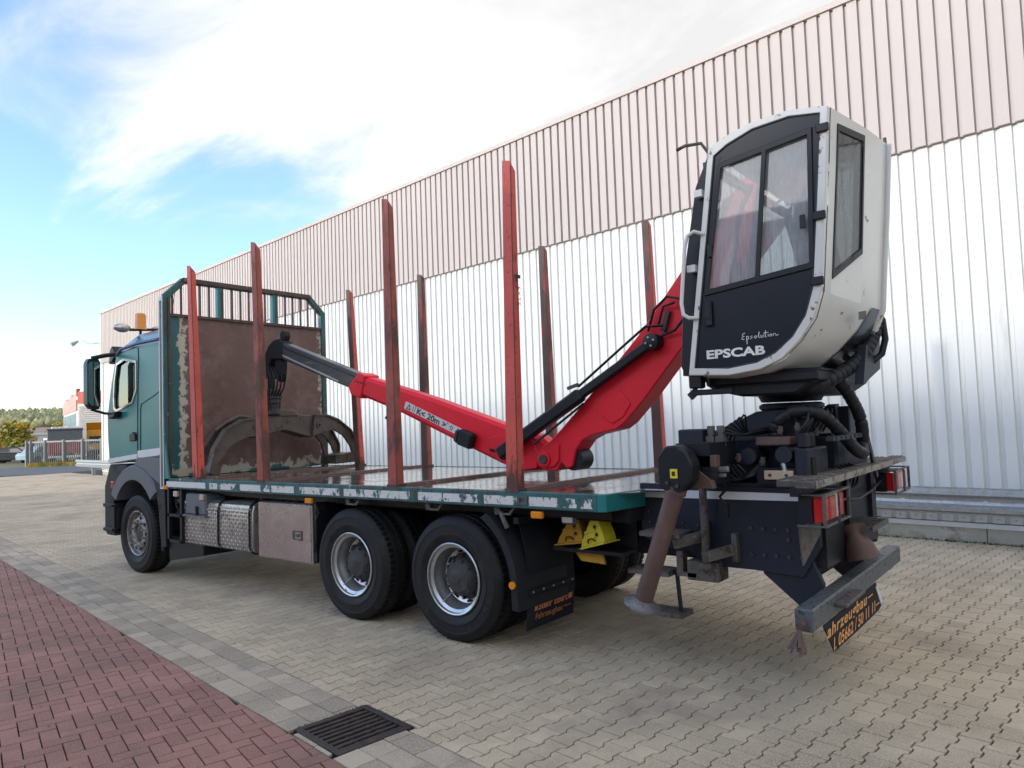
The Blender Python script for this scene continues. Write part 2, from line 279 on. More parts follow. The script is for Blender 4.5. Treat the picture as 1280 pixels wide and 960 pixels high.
    def loft(s, rings, caps=(True, True)):
        n = len(rings[0]); vs = [v for r in rings for v in r]; fs = []
        for i in range(len(rings)-1):
            for j in range(n): k = (j+1) % n; fs.append((i*n+j, i*n+k, (i+1)*n+k, (i+1)*n+j))
        if caps[0]: fs.append(tuple(range(n-1, -1, -1)))
        if caps[1]: fs.append(tuple((len(rings)-1)*n+j for j in range(n)))
        return s.add(vs, fs)
    def build(s, name, mats, parent=None, smooth=None, bevel=0, fix=True):
        me = bpy.data.meshes.new(name); me.from_pydata(s.v, [], s.f)
        if not isinstance(mats, (list, tuple)): mats = [mats]
        for q in mats: me.materials.append(M_[q] if isinstance(q, str) else q)
        me.polygons.foreach_set('material_index', s.mi)
        if fix:
            b = bmesh.new(); b.from_mesh(me); bmesh.ops.recalc_face_normals(b, faces=b.faces)
            if bevel:
                es = [e for e in b.edges if len(e.link_faces) == 2 and e.calc_face_angle(0) > .6]
                bmesh.ops.bevel(b, geom=es, offset=bevel, segments=1, affect='EDGES', clamp_overlap=True)
            b.to_mesh(me); b.free()
        if smooth: me.shade_smooth(); me.set_sharp_from_angle(angle=R(smooth))
        me.update(); o = bpy.data.objects.new(name, me); C.objects.link(o)
        if parent is not None: attach(o, parent)
        return o
BASE = {}
def world_of(o):
    return BASE.get(o.name, Matrix.Identity(4))
def attach(o, parent):
    o.parent = parent; o.matrix_parent_inverse = world_of(parent).inverted()
def tag(o, label, cat, group=None, kind=None):
    if label: o['label'] = label
    if cat: o['category'] = cat
    if group: o['group'] = group
    if kind: o['kind'] = kind
    return o
def thing(name, loc, label, cat, group=None, kind=None):
    o = bpy.data.objects.new(name, None); C.objects.link(o); o.location = loc; o.empty_display_size = .2
    BASE[o.name] = Matrix.Translation(loc); return tag(o, label, cat, group, kind)
def struct(o): o['kind'] = 'structure'; return o
def text_mb(txt, size, extr, mapf, shear=0, spacing=1.0, width=None, bold=0):
    """flat lettering: mapf(u, v, w) -> world point; u right, v up, w out"""
    cu = bpy.data.curves.new('t', 'FONT'); cu.body = txt; cu.size = size; cu.extrude = 0; cu.shear = shear; cu.space_character = spacing; cu.offset = bold; cu.resolution_u = 3
    o = bpy.data.objects.new('t', cu); C.objects.link(o); dg = bpy.context.evaluated_depsgraph_get(); me = bpy.data.meshes.new_from_object(o.evaluated_get(dg))
    us = [v.co.x for v in me.vertices]; w = max(us)-min(us); k = 1 if width is None else width/w; u0 = min(us)
    vs = [mapf((v.co.x-u0)*k, v.co.y, extr) for v in me.vertices]; fs = [tuple(p.vertices) for p in me.polygons]
    bpy.data.objects.remove(o); bpy.data.curves.remove(cu); bpy.data.meshes.remove(me)
    b = MB(); b.add(vs, fs); return b

# ------------------------------------------------------------ ground
E1 = Vector((-math.cos(.13427), math.sin(.13427))); E2 = Vector((math.sin(.13427), math.cos(.13427)))
O0 = Vector((.37, -1.346))                     # on the line between grey strip and sand-coloured pavers
def uv(u, v): p = O0+E1*u+E2*v; return p.x, p.y
def inv(x, y): d = Vector((x, y))-O0; return d.dot(E1), d.dot(E2)
WA = .106695; WN = Vector((math.sin(WA), math.cos(WA))); WD = Vector((-math.cos(WA), math.sin(WA))); W0 = Vector((3.549, 7.065))
def wal(s, o, z): p = W0+WD*s-WN*o; return (p.x, p.y, z)   # s metres along the wall to the left, o metres in front of it
g = MB(); g.add([(-900, -400, -.13), (400, -400, -.13), (400, 900, -.13), (-900, 900, -.13)], [(0, 1, 2, 3)])
struct(g.build('ground', 'soil'))
def sheet(name, pts, z, m, parent=None):
    b = MB(); b.add([(x, y, z) for x, y in pts], [tuple(range(len(pts)))]); o = b.build(name, m, parent)
    if not parent: struct(o)
    return o
yard = sheet('paved_yard', [uv(-16, 0), uv(41, 0), uv(44, 12), uv(-16, 12)], -.018, 'joint')
strip = sheet('gutter_strip', [uv(-16, 0), uv(41, 0), uv(41, -.508), uv(-16, -.508)], -.018, 'joint')
redp = sheet('red_pavement', [uv(-16, -.508), uv(41, -.508), uv(41, -16), uv(-16, -16)], -.018, 'joint')
for q in ((-40, -.5, -16, 12), ): pass
struct(sheet('outer_yard', [uv(-60, 12), uv(-60, -60), uv(41, -60), uv(41, 12)], -.03, 'farpave'))

def clip(poly, a, n):
    """keep the side of the line through a with dot(p-a, n) >= 0"""
    out = []
    for i in range(len(poly)):
        p, q = Vector(poly[i]), Vector(poly[(i+1) % len(poly)]); dp, dq = (p-a).dot(n), (q-a).dot(n)
        if dp >= 0: out.append(tuple(p))
        if (dp < 0) != (dq < 0): out.append(tuple(p+(q-p)*dp/(dp-dq)))
    return out
def area(p): return abs(sum(p[i-1][0]*p[i][1]-p[i][0]*p[i-1][1] for i in range(len(p))))/2
def stone_geo(b, poly, z, bev, tilt=(0, 0), h=.018):
    c = Vector((sum(p[0] for p in poly)/len(poly), sum(p[1] for p in poly)/len(poly))); n = len(poly); vs = []
    for k, (off, zz) in enumerate(((0, -h), (0, -bev*.7), (bev, 0))):
        for p in poly:
            d = c-Vector(p); L = d.length or 1; q = Vector(p)+d*(off/L); dz = tilt[0]*(p[0]-c.x)+tilt[1]*(p[1]-c.y)
            vs.append((q.x, q.y, z+zz+dz))
    fs = [tuple(range(2*n, 3*n))]+[(k*n+i, k*n+(i+1) % n, (k+1)*n+(i+1) % n, (k+1)*n+i) for k in range(2) for i in range(n)]
    b.add(vs, fs)
def lay(polys, name, m, parent, bev, jit, rest_name, limit=300):
    sc = []
    for i, (p, full) in enumerate(polys):
        cx = sum(q[0] for q in p)/len(p); cy = sum(q[1] for q in p)/len(p); px = to_px((cx, cy, 0)); a = 0
        if px and 0 <= px[0] <= 1280 and 0 <= px[1] <= 960:
            blocked = 0
            qs = [to_px((q[0], q[1], 0)) for q in p]
            if all(qs): a = area(qs)
        sc.append((a, i))
    sc.sort(reverse=True); near = set(i for a, i in sc[:limit] if a > 0); rest = MB(); shared = None
    for i, (p, full) in enumerate(polys):
        z = random.uniform(-jit, jit); t = (random.uniform(-.012, .012), random.uniform(-.012, .012))
        if i in near:
            cx = sum(q[0] for q in p)/len(p); cy = sum(q[1] for q in p)/len(p)
            if full and shared:
                o = bpy.data.objects.new(name, shared); C.objects.link(o)
            else:
                b = MB(); stone_geo(b, [(q[0]-cx, q[1]-cy) for q in p], 0, bev); o = b.build(name, m)
                if full: shared = o.data
            o.location = (cx, cy, z); o.rotation_euler = (t[1], -t[0], 0); o.parent = parent
        else: stone_geo(rest, p, z, bev, t)
    o = rest.build(rest_name, m, parent, fix=False); o['kind'] = 'stuff'
DR = (inv(.44, -1.30), inv(.93, -1.89)); du0, du1 = -.50-.02, .035; dv0, dv1 = -.512, .045
dcu = sum(inv(*q)[0] for q in ((.41, -1.813), (.44, -1.303), (.967, -1.377), (.893, -1.889)))/4
dcv = sum(inv(*q)[1] for q in ((.41, -1.813), (.44, -1.303), (.967, -1.377), (.893, -1.889)))/4
DU0, DU1, DV0, DV1 = dcu-.265, dcu+.265, dcv-.262, dcv+.262
def hits_drain(p):
    return any(DU0+.005 < inv(*q)[0] < DU1-.005 and DV0+.005 < inv(*q)[1] < DV1-.005 for q in p)
def carve(p):
    """cut a stone back to the drain frame"""
    if not hits_drain(p): return p
    c = inv(sum(q[0] for q in p)/len(p), sum(q[1] for q in p)/len(p)); best = None
    for a, n in ((uv(DU0-.006, 0), -E1), (uv(DU1+.006, 0), E1), (uv(0, DV0-.006), -E2), (uv(0, DV1+.006), E2)):
        q = clip(p, Vector(a), n)
        if len(q) > 2 and (best is None or area(q) > area(best)): best = q
    return best
# sand-coloured interlocking pavers: rows run across, straight joints run along
PW, PL, gp, A = .1415, .195, .0042, .0105
polys = []
wv = (6.9+1.346)
for r in range(-72, 296):
    u0 = r*PW
    for k in range(-1, 45):
        v0 = k*PL+(PL/2 if r % 2 else 0)
        h = PL/2-.0036; w = PW/2-.0058
        pl = [(-w-A, -h), (w+A, -h), (w+A, -h*.42), (w-A, -h*.12) if 0 else (w-A, 0-h*.08), (w-A, h*.08), (w+A, h*.42), (w+A, h), (-w-A, h), (-w-A, h*.42), (-w+A, h*.08), (-w+A, -h*.08), (-w-A, -h*.42)]
        pl = [(w+A if x > 0 and abs(y) > h*.5 else x, y) for x, y in pl]
        # trapezoid wave whose two halves mesh with the neighbours half a stone along
        pl = [(-w-A, -h), (w+A, -h), (w+A, -h*.62), (w-A, -h*.38), (w-A, h*.38), (w+A, h*.62), (w+A, h), (-w-A, h), (-w-A, h*.62), (-w+A, h*.38), (-w+A, -h*.38), (-w-A, -h*.62)]
        P = [uv(u0+x, v0+y) for x, y in pl]
        cx, cy = uv(u0, v0)
        if (Vector((cx, cy))-W0).dot(WN) > -.02: continue
        if v0 < -.12: continue
        full = True
        if v0-h < .004:
            P = clip(P, Vector(uv(0, .004)), E2); full = False
            if len(P) < 3 or area(P) < .002: continue
        if hits_drain(P):
            P = carve(P); full = False
            if not P or area(P) < .002: continue
        polys.append((P, full))
lay(polys, 'paver', 'paver', yard, .0035, .0012, 'far_pavers')
# grey strip: three courses of stones
polys = []
for c in range(3):
    u = -15.+c*.125
    while u < 41:
        l = random.choice((.25, .25, .25, .24, .165)); v1 = -.004-c*.168; v0 = v1-.168+.006
        P = [uv(u+.0035, v0), uv(u+l-.0035, v0), uv(u+l-.0035, v1), uv(u+.0035, v1)]
        P = [(x+random.uniform(-.0015, .0015), y+random.uniform(-.0015, .0015)) for x, y in P]; u += l
        if hits_drain(P):
            P = carve(P)
            if not P or area(P) < .002: continue
        cu_, cv_ = inv(sum(q[0] for q in P)/4, sum(q[1] for q in P)/4)
        if DU0 < cu_ < DU1 and DV0 < cv_ < DV1: continue
        polys.append((P, False))
lay(polys, 'stone', 'kerbstone', strip, .004, .0018, 'far_stones')
# red herringbone bricks
T = R(14.5); r1 = Vector((-math.cos(T), math.sin(T))); r2 = Vector((math.sin(T), math.cos(T))); RO = Vector(uv(0, -.508)); G = .1
polys = []; edge = Vector(uv(0, -.512))
for i in range(-75, 150):
    for j in range(-75, 20):
        k = (i-j) % 4
        if k == 0: a = (i*G, j*G, (i+2)*G, (j+1)*G)
        elif k == 3: a = (i*G, j*G, (i+1)*G, (j+2)*G)
        else: continue
        q = .0036; P = [tuple(RO+r1*x+r2*y) for x, y in ((a[0]+q, a[1]+q), (a[2]-q, a[1]+q), (a[2]-q, a[3]-q), (a[0]+q, a[3]-q))]
        c = inv(sum(p[0] for p in P)/4, sum(p[1] for p in P)/4)
        if c[1] > -.44 or c[1] < -7.5 or c[0] < -8 or c[0] > 15.5: continue
        full = all(inv(*p)[1] < -.512 for p in P)
        if not full:
            P = clip(P, edge, -E2)
            if len(P) < 3 or area(P) < .0012: continue
        if k == 3 and full: polys.append((P[1:]+P[:1], True))
        elif full: polys.append((P, 2))
        else: polys.append((P, False))
polys = [(p, f is True) for p, f in polys]
lay(polys, 'brick', 'redbrick', redp, .003, .0012, 'far_bricks')
# drain
dr = thing('drain_grate', (*uv(dcu, dcv), 0), 'rusty cast iron drain grate with parallel slots set beside the red brick paving', 'drain')
b = MB(); dep = -.11
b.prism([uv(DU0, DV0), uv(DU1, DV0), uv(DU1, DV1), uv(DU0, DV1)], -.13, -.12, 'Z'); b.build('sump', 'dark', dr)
b = MB(); e = .045
o_ = [uv(DU0, DV0), uv(DU1, DV0), uv(DU1, DV1), uv(DU0, DV1)]; i_ = [uv(DU0+e, DV0+e), uv(DU1-e, DV0+e), uv(DU1-e, DV1-e), uv(DU0+e, DV1-e)]
b.ring(o_, i_, -.11, .004, 'Z'); b.build('frame', 'castiron', dr, bevel=.003)
nb = 8; span = (DU1-DU0-2*e)/nb
for k in range(nb):
    u0 = DU0+e+k*span+.007; b = MB(); b.prism([uv(u0, DV0+e), uv(u0+span*.52, DV0+e), uv(u0+span*.52, DV1-e), uv(u0, DV1-e)], -.05, -.002+random.uniform(-.002, .001), 'Z'); b.build('bar', 'castiron', dr, bevel=.003)
for v in (DV0+.17, DV1-.17):
    b = MB(); b.prism([uv(DU0+e, v), uv(DU1-e, v), uv(DU1-e, v+.02), uv(DU0+e, v+.02)], -.06, -.012, 'Z'); b.build('crossbar', 'castiron', dr)
b = MB()
for k in range(90):
    u = random.uniform(DU0, DU1); v = random.choice((DV0-.006, DV1+.004)); x, y = uv(u, v) if random.random() < .4 else uv(DU1+.006, random.uniform(DV0, DV1))
    a = random.uniform(0, 6.28); s = random.uniform(.004, .011); b.add([(x, y, -.004), (x+s*math.cos(a), y+s*math.sin(a), random.uniform(.002, .01)), (x+s*math.cos(a+1.6), y+s*math.sin(a+1.6), -.001)], [(0, 1, 2)])
tag(b.build('moss_tufts', 'moss', fix=False), 'tiny moss and grit tufts around the drain frame', 'moss', kind='stuff')

b = MB(); rl = random.Random(9)
for k in range(70):
    x, y = uv(rl.uniform(-4, 9), rl.uniform(-3.5, 6)); a = rl.uniform(0, 6.28); s_ = rl.uniform(.006, .016); c_, d_ = math.cos(a), math.sin(a)
    b.add([(x-s_*c_, y-s_*d_, .002), (x+s_*.4*d_, y-s_*.4*c_, .006), (x+s_*c_, y+s_*d_, .003), (x-s_*.4*d_, y+s_*.4*c_, .007)], [(0, 1, 2, 3)])
tag(b.build('paving_litter', 'bark', fix=False), 'tiny dark leaf scraps and grit strewn over the paving', 'litter', kind='stuff')
# ------------------------------------------------------------ road, verge, hill
rd = Vector((.35, .94)).normalized(); rn = Vector((-rd.y, rd.x)); rp = Vector((-41.2, 10.7))
sheet('road', [tuple(rp+rd*(-70)), tuple(rp+rd*120), tuple(rp+rd*120+rn*13), tuple(rp+rd*(-70)+rn*13)], -.02, 'asphalt')
sheet('gravel_yard', [tuple(rp+rd*(-70)+rn*13), tuple(rp+rd*120+rn*13), tuple(rp+rd*150+rn*70), tuple(rp+rd*(-70)+rn*70)], -.05, 'soil')
random.seed(11)
def terrain(name, m, prof, x0, x1, depth0, depth1, n=40):
    """a slope rising away from the camera: prof(t) height, laid out around the far left"""
    b = MB(); vs = []; k = 12
    for i in range(n+1):
        a = x0+(x1-x0)*i/n
        d = Vector((fw.x*math.cos(a)-fw.y*math.sin(a), fw.x*math.sin(a)+fw.y*math.cos(a))).normalized()
        for j in range(k+1):
            t = j/k; r = depth0+(depth1-depth0)*t; vs.append((CAM.x+d.x*r, CAM.y+d.y*r, prof(t, a)))
    fs = [(i*(k+1)+j, (i+1)*(k+1)+j, (i+1)*(k+1)+j+1, i*(k+1)+j+1) for i in range(n) for j in range(k)]
    b.add(vs, fs); o = b.build(name, m, smooth=40); return struct(o)
terrain('field_slope', 'field', lambda t, a: -.3+9.2*t+.8*math.sin(a*9), R(-5), R(75), 190, 430)
terrain('hillside', 'field', lambda t, a: 7+17*math.sin(min(1, t*1.3)*1.5)+1.2*math.sin(a*7), R(-5), R(75), 420, 680)
b = MB()
for k in range(5200):
    a = R(random.uniform(18, 48)); t = random.random(); r = 440+t*150; d = Vector((fw.x*math.cos(a)-fw.y*math.sin(a), fw.x*math.sin(a)+fw.y*math.cos(a))).normalized()
    z = 7+13*math.sin(min(1, (r-420)/260*1.3)*1.5)+1.2*math.sin(a*7); c = Vector((CAM.x+d.x*r, CAM.y+d.y*r, z+random.uniform(0, 2.5))); s = random.uniform(1.4, 3.2)
    vs = []; 
    for q in ((0, 0, 1.25), (1, 0, .1), (.3, .95, .0), (-.8, .6, .15), (-.8, -.6, 0), (.3, -.95, .15), (0, 0, -.9)): vs.append(c+Vector(q)*s*random.uniform(.75, 1.2))
    b.add(vs, [(0, 1, 2), (0, 2, 3), (0, 3, 4), (0, 4, 5), (0, 5, 1), (6, 2, 1), (6, 3, 2), (6, 4, 3), (6, 5, 4), (6, 1, 5)])
tag(b.build('hill_forest', 'hillforest', fix=False, smooth=80), 'autumn woodland covering the far hill', 'forest', kind='stuff')
def crown(b, c, rx, rz, n, s):
    for k in range(n):
        d = Vector((random.gauss(0, 1), random.gauss(0, 1), random.gauss(0, 1))).normalized(); rr = random.uniform(.45, 1)**.6*(.8+.3*math.sin(d.x*4+d.z*5)*math.cos(d.y*3))
        p = Vector(c)+Vector((d.x*rx, d.y*rx, d.z*rz))*rr; a = Vector((random.gauss(0, 1), random.gauss(0, 1), random.gauss(0, 1))).normalized(); t = a.orthogonal().normalized(); q = a.cross(t); z = s*random.uniform(.6, 1.4)
        b.add([p-t*z, p+q*z*.6, p+t*z, p-q*z*.6], [(0, 1, 2, 3)])
def tree(x, y, h, w, m, label, trunk=.3):
    t = thing('broadleaf_tree', (x, y, -.1), label, 'tree')
    b = MB(); b.tube([(x, y, -.2), (x+.1, y, h*.3), (x, y+.1, h*.6)], [.22, .16, .07], 8)
    for k in range(6):
        a = k*1.05; b.tube([(x+.05, y, h*(.25+.05*k)), (x+math.cos(a)*w*.5, y+math.sin(a)*w*.5, h*(.5+.05*k))], [.07, .02], 5)
    b.build('trunk', 'bark', t)
    b = MB(); crown(b, (x, y, h*.56), w, h*.42, 1500, .2); crown(b, (x+w*.5, y, h*.42), w*.6, h*.28, 500, .2); crown(b, (x-w*.5, y-.3, h*.4), w*.6, h*.26, 500, .2); b.build('crown', m, t, fix=False)
tree(-82.9, 22.4, 4.4, 1.9, 'leafy', 'rounded yellow autumn tree beyond the parked dark cars')
tree(-88, 20.8, 3.2, 2.3, 'leafy', 'low spreading yellow tree at the far left edge of the view')
tree(-128, 43, 5.3, 2.6, 'leafy', 'distant yellow tree beside the grey building behind the red lorry')
def bush(x, y, h, w, m, label):
    b = MB(); crown(b, (x, y, h*.45), w, h*.6, 1300, .13); tag(b.build('bush', m, fix=False), label, 'bush')
bush(-77.5, 17.2, 2.2, 1.9, 'leafg', 'green bush at the far left behind the dark cars')
b = MB(); 
for k in range(700):
    t = random.random(); x = -55.5+4.6*t*1.3; y = 14.7+3*t*1.3; a = random.uniform(0, 6.3); h = random.uniform(.1, .45); b.add([(x, y+random.uniform(-.4, .4), -.1), (x+.05, y, -.1), (x+math.cos(a)*.1, y+math.sin(a)*.1, h-.1)], [(0, 1, 2)])
tag(b.build('verge_weeds', 'leafy', fix=False), 'straggly weeds along the foot of the far fence', 'weeds', kind='stuff')

# ------------------------------------------------------------ warehouse
wh = thing('warehouse', (*wal(12, 0, 0)[:2], 0), 'long metal-clad warehouse with white ribbed walls under a cream fascia', 'building')
S0, S1 = -14.0, 37.95
def cladding(name, m, z0, z1, o0, prof, pitch, zfun=None):
    b = MB(); vs = []; s = S0; n = int((S1-S0)/pitch)
    line = []
    for k in range(n+1):
        for ds, do in prof: 
            if s+k*pitch+ds <= S1: line.append((s+k*pitch+ds, o0+do))
    line.append((S1, o0))
    vs = [wal(a, c, z0) for a, c in line]+[wal(a, c, z1) for a, c in line]; L_ = len(line)
    b.add(vs, [(i, i+1, L_+i+1, L_+i) for i in range(L_-1)])
    b.add([wal(a, c, z0) for a, c in line]+[wal(a, -.12, z0) for a, c in line], [(i, L_+i, L_+i+1, i+1) for i in range(L_-1)])
    return b.build(name, m, wh, fix=False)
cladding('wall_cladding', 'white_clad', .275, 5.57, 0.0, [(0, .0), (.128, .0), (.142, -.038), (.188, -.038)], .2)
cladding('fascia_cladding', 'pink_clad', 5.555, 8.04, .07, [(0, 0), (.144, 0), (.148, -.048), (.196, -.048)], .2)
def wbox(b, s0, s1, o0, o1, z0, z1):
    b.add([wal(s0, o0, z0), wal(s1, o0, z0), wal(s1, o1, z0), wal(s0, o1, z0), wal(s0, o0, z1), wal(s1, o0, z1), wal(s1, o1, z1), wal(s0, o1, z1)],
        [(0, 3, 2, 1), (4, 5, 6, 7), (0, 1, 5, 4), (1, 2, 6, 5), (2, 3, 7, 6), (3, 0, 4, 7)]); return b
wbox(MB(), S0, S1+.05, -.3, .11, 8.04, 8.13).build('roof_trim', 'pink_clad', wh)
wbox(MB(), S0, S1+.05, -20, -.14, 7.3, 8.0).build('roof', 'galv', wh)
wbox(MB(), S0, S1, -20, -.14, .05, 7.3).build('inner_wall', 'white_clad', wh)
wbox(MB(), S1-.16, S1+.04, -.1, .075, 5.56, 8.06).build('corner_trim', 'pink_clad', wh)
wbox(MB(), S1-.16, S1+.035, -.1, .045, .3, 5.56).build('corner_trim', 'white_clad', wh)
wbox(MB(), S0, S1, -.12, .035, .20, .262).build('sill_trim', 'whitestripe', wh)
k = S0
while k < S1:
    wbox(MB(), k+.006, min(k+2.4, S1)-.006, -.1, .012, -.05, .197).build('foundation_block', 'concrete', wh); k += 2.4
b = MB()
for i in range(int((S1-S0)/.2)):
    s = S0+.2*i+.19-.01; p = Vector(wal(s-.12, .004, .33)); b.cone(p, p-Vector((WN.x, WN.y, 0))*.006, .009, n=6)
o = b.build('cladding_screws', 'galv', wh); o['kind'] = 'stuff'
p = Vector(wal(37.95, 0, 6.62)); b = MB(); b.tube([p, p+Vector((-.45, -.35, -.05)), p+Vector((-.85, -.65, .12))], .022, 6); b.build('lamp_arm', 'galv', wh)
b = MB(); q = p+Vector((-.95, -.75, .12)); b.cone(q, q+Vector((-.22, -.2, -.16)), .05, .12, 10); b.build('lamp_head', 'galv', wh)
# moss along the wall foot
random.seed(5); b = MB()
for k in range(5200):
    s = S0+random.random()**1.0*(S1-S0)*.75; o = abs(random.gauss(0, .045))+.01
    if math.sin(s*1.7)+math.sin(s*4.1+1)*.6 < -.3: continue
    x, y, z = wal(s, o+.012, 0); a = random.uniform(0, 6.3); h = random.uniform(.008, .035); w = random.uniform(.008, .025)
    b.add([(x, y, 0), (x+w*math.cos(a), y+w*math.sin(a), .001), (x+w*.5*math.cos(a+1), y+w*.5*math.sin(a+1), h)], [(0, 1, 2)])
tag(b.build('wall_foot_moss', 'moss', fix=False), 'green moss and weeds along the foot of the warehouse wall', 'moss', kind='stuff')
# guard rail
gr = thing('guard_rail', (*wal(10, .35, 0)[:2], 0), 'galvanised W-beam guard rail running along the foot of the warehouse wall', 'guard rail')
W_ = [(.0, .77), (.0, .75), (.055, .725), (.06, .675), (.0, .635), (-.015, .60), (-.015, .58), (.0, .545), (.06, .505), (.055, .455), (.0, .43), (.0, .41)]
s = S0
while s < 41:
    s1 = min(s+4, 41.2); b = MB()
    fr = [wal(s, .33+o, z) for o, z in W_]+[wal(s, .326+o, z) for o, z in W_[::-1]]; bk = [wal(s1+.02, .33+o, z) for o, z in W_]+[wal(s1+.02, .326+o, z) for o, z in W_[::-1]]
    b.loft([fr, bk]); b.build('beam', 'galv', gr, smooth=30); s += 4
for s in [x*4-1.4 for x in range(-3, 11)]:
    b = MB(); wbox(b, s, s+.07, .14, .31, -.1, .68); b.build('post', 'galv', gr)
for s in [x*1.0+.3 for x in range(-2, 4)]:
    b = MB(); wbox(b, s, s+.05, .316, .322, .583, .597); b.build('slot', 'whiteprint', gr)

# ------------------------------------------------------------ hall behind the camera (shades the yard)
hx0, hy = -36.7, -24.0
nh = thing('neighbour_hall', (0, hy-8, 0), 'tall pale industrial hall across the yard behind the viewer', 'building')
b = MB(); b.box(hx0, 40, hy-18, hy, 0, 9.8); b.build('wall', 'palefacade', nh)
b = MB(); b.box(hx0-.2, 40.2, hy-18.2, hy+.2, 9.8, 10.08); b.build('roof_edge', 'galv', nh)
for k in range(9):
    b = MB(); b.box(-30+k*7.5, -26+k*7.5, hy, hy+.06, 1.2, 4.8); w_ = b.build('window', 'dark_glass', nh)

# ------------------------------------------------------------ background yard
# fence / gate
ft = thing('sliding_gate', (-53, 16.5, -.1), 'long grey steel bar gate standing across the far road', 'gate')
fa, fb = Vector((-55.9, 14.75)), Vector((-46.0, 21.2)); fd = (fb-fa)
n = 74
for k in range(n+1):
    q = fa+fd*k/n
    if k % 9 == 0 or k == 2: b = MB(); b.box(q.x-.09, q.x+.09, q.y-.09, q.y+.09, -.12, 1.85); b.build('post', 'fencegrey', ft)
    else: b = MB(); b.box(q.x-.025, q.x+.025, q.y-.025, q.y+.025, .1, 1.72); b.build('picket', 'fencegrey', ft)
for z in (.15, 1.72): b = MB(); b.bar((fa.x, fa.y, z), (fb.x, fb.y, z), .1, .12); b.build('rail', 'fencegrey', ft)
# red-banded grey building
bl = thing('office_building', (-80, 32, 0), 'grey slatted building with a red band and pale glazed curved gable, far left', 'building')
pa, pb_, pc = Vector((-82.8, 28.2)), Vector((-70, 36.5)), Vector((-101.3, 33.5))
back = Vector((-10, 18))
b = MB(); b.prism([tuple(pa), tuple(pb_), tuple(pb_+back), tuple(pc+back), tuple(pc)], -.2, 6.2, 'Z'); b.build('wall', 'palefacade', bl)
dn = (pb_-pa).normalized(); nn = Vector((dn.y, -dn.x))
for k in range(24):
    z = .3+k*.22; b = MB(); q0, q1 = pa+dn*.25+nn*.06, pb_+nn*.06; b.bar((q0.x, q0.y, z), (q1.x, q1.y, z), .1, .13); b.build('slat', 'greyclad', bl)
b = MB(); q0, q1 = pa+dn*.1+nn*.1, pb_+nn*.1; b.prism([tuple(q0), tuple(q1), tuple(q1-nn*.2), tuple(q0-nn*.2)], 5.75, 7.05, 'Z'); b.build('red_band', 'redpaint', bl)
dl = (pc-pa); b = MB(); ln = Vector((-dl.y, dl.x)).normalized(); ln = ln if ln.dot(Vector((CAM.x, CAM.y))-pa) > 0 else -ln
for k in range(14):
    t0, t1 = k/14, (k+1)/14; zf = lambda t: 6.9-.6*abs(math.sin(t*math.pi*2.6)) + .5*(1-t)
    p0, p1 = pa+dl*t0+ln*.08, pa+dl*t1+ln*.08; b.add([(p0.x, p0.y, 5.0), (p1.x, p1.y, 5.0), (p1.x, p1.y, zf(t1)), (p0.x, p0.y, zf(t0)), (p0.x-ln.x*.4, p0.y-ln.y*.4, zf(t0)), (p1.x-ln.x*.4, p1.y-ln.y*.4, zf(t1))], [(0, 1, 2, 3), (3, 2, 5, 4)])
b.build('curved_parapet', 'pinkroof', bl)
for k in range(5):
    t0 = .06+k*.18; p0, p1 = pa+dl*t0+ln*.05, pa+dl*(t0+.16)+ln*.05; b = MB(); b.add([(p0.x, p0.y, 1.5), (p1.x, p1.y, 1.5), (p1.x, p1.y, 4.7), (p0.x, p0.y, 4.7)]+[(p0.x-ln.x*.1, p0.y-ln.y*.1, 1.5), (p1.x-ln.x*.1, p1.y-ln.y*.1, 1.5), (p1.x-ln.x*.1, p1.y-ln.y*.1, 4.7), (p0.x-ln.x*.1, p0.y-ln.y*.1, 4.7)], [(0, 1, 2, 3), (0, 4, 5, 1), (1, 5, 6, 2), (2, 6, 7, 3), (3, 7, 4, 0)]); b.build('window', 'carblue', bl)
# vehicles beyond the gate: local frame x forward, y left
def vehicle(name, loc, yaw, label, cat, parts, group=None):
    t = thing(name, loc, label, cat, group); t.rotation_euler = (0, 0, yaw); BASE[t.name] = Matrix.Identity(4)
    for pn, mt, fn in parts:
        b = MB(); fn(b); b.build(pn, mt, t, bevel=.03)
    return t
def wheels(xs, y, r=.33, w=.22):
    return [('wheel', 'rubber', (lambda b, x=x, s=s: b.cone((x, s*(y-w), r), (x, s*y, r), r, n=16))) for x in xs for s in (-1, 1)]
view = math.atan2(fw.y, fw.x)
vehicle('lorry', (-65.3, 20.7, -.1), view+.53, 'dark grey tarped lorry with red tail panels seen from behind beyond the gate', 'lorry', [
    ('load_box', 'tarp', lambda b: b.box(-2.5, 3.5, -1.25, 1.25, 1.55, 2.75)), ('tailboard', 'truckred', lambda b: b.box(-2.56, -2.5, -1.2, 1.2, .75, 1.75)),
    ('load_rail', 'tarp', lambda b: b.box(-2.6, 3.6, -1.32, 1.32, 2.75, 2.87)), ('cab', 'vanwhite', lambda b: b.box(3.6, 5.4, -1.2, 1.2, .8, 3.1)), ('chassis', 'black', lambda b: b.box(-2.6, 5.2, -.5, .5, .5, .8)),
    ('underrun_bar', 'vanwhite', lambda b: b.box(-2.7, -2.6, -1.15, 1.15, .42, .6)), ('tail_light', 'redlens', lambda b: b.box(-2.66, -2.58, -1.15, -.8, .62, .74)), ('tail_light', 'redlens', lambda b: b.box(-2.66, -2.58, .8, 1.15, .62, .74)),
    *[('clearance_lamp', 'vanwhite', (lambda b, y=y: b.box(-2.4, -2.2, y, y+.2, 2.87, 3.02))) for y in (-.9, -.35, .2, .75)]] + wheels((-1.6, -.4, 4.4), 1.2, .5, .3))
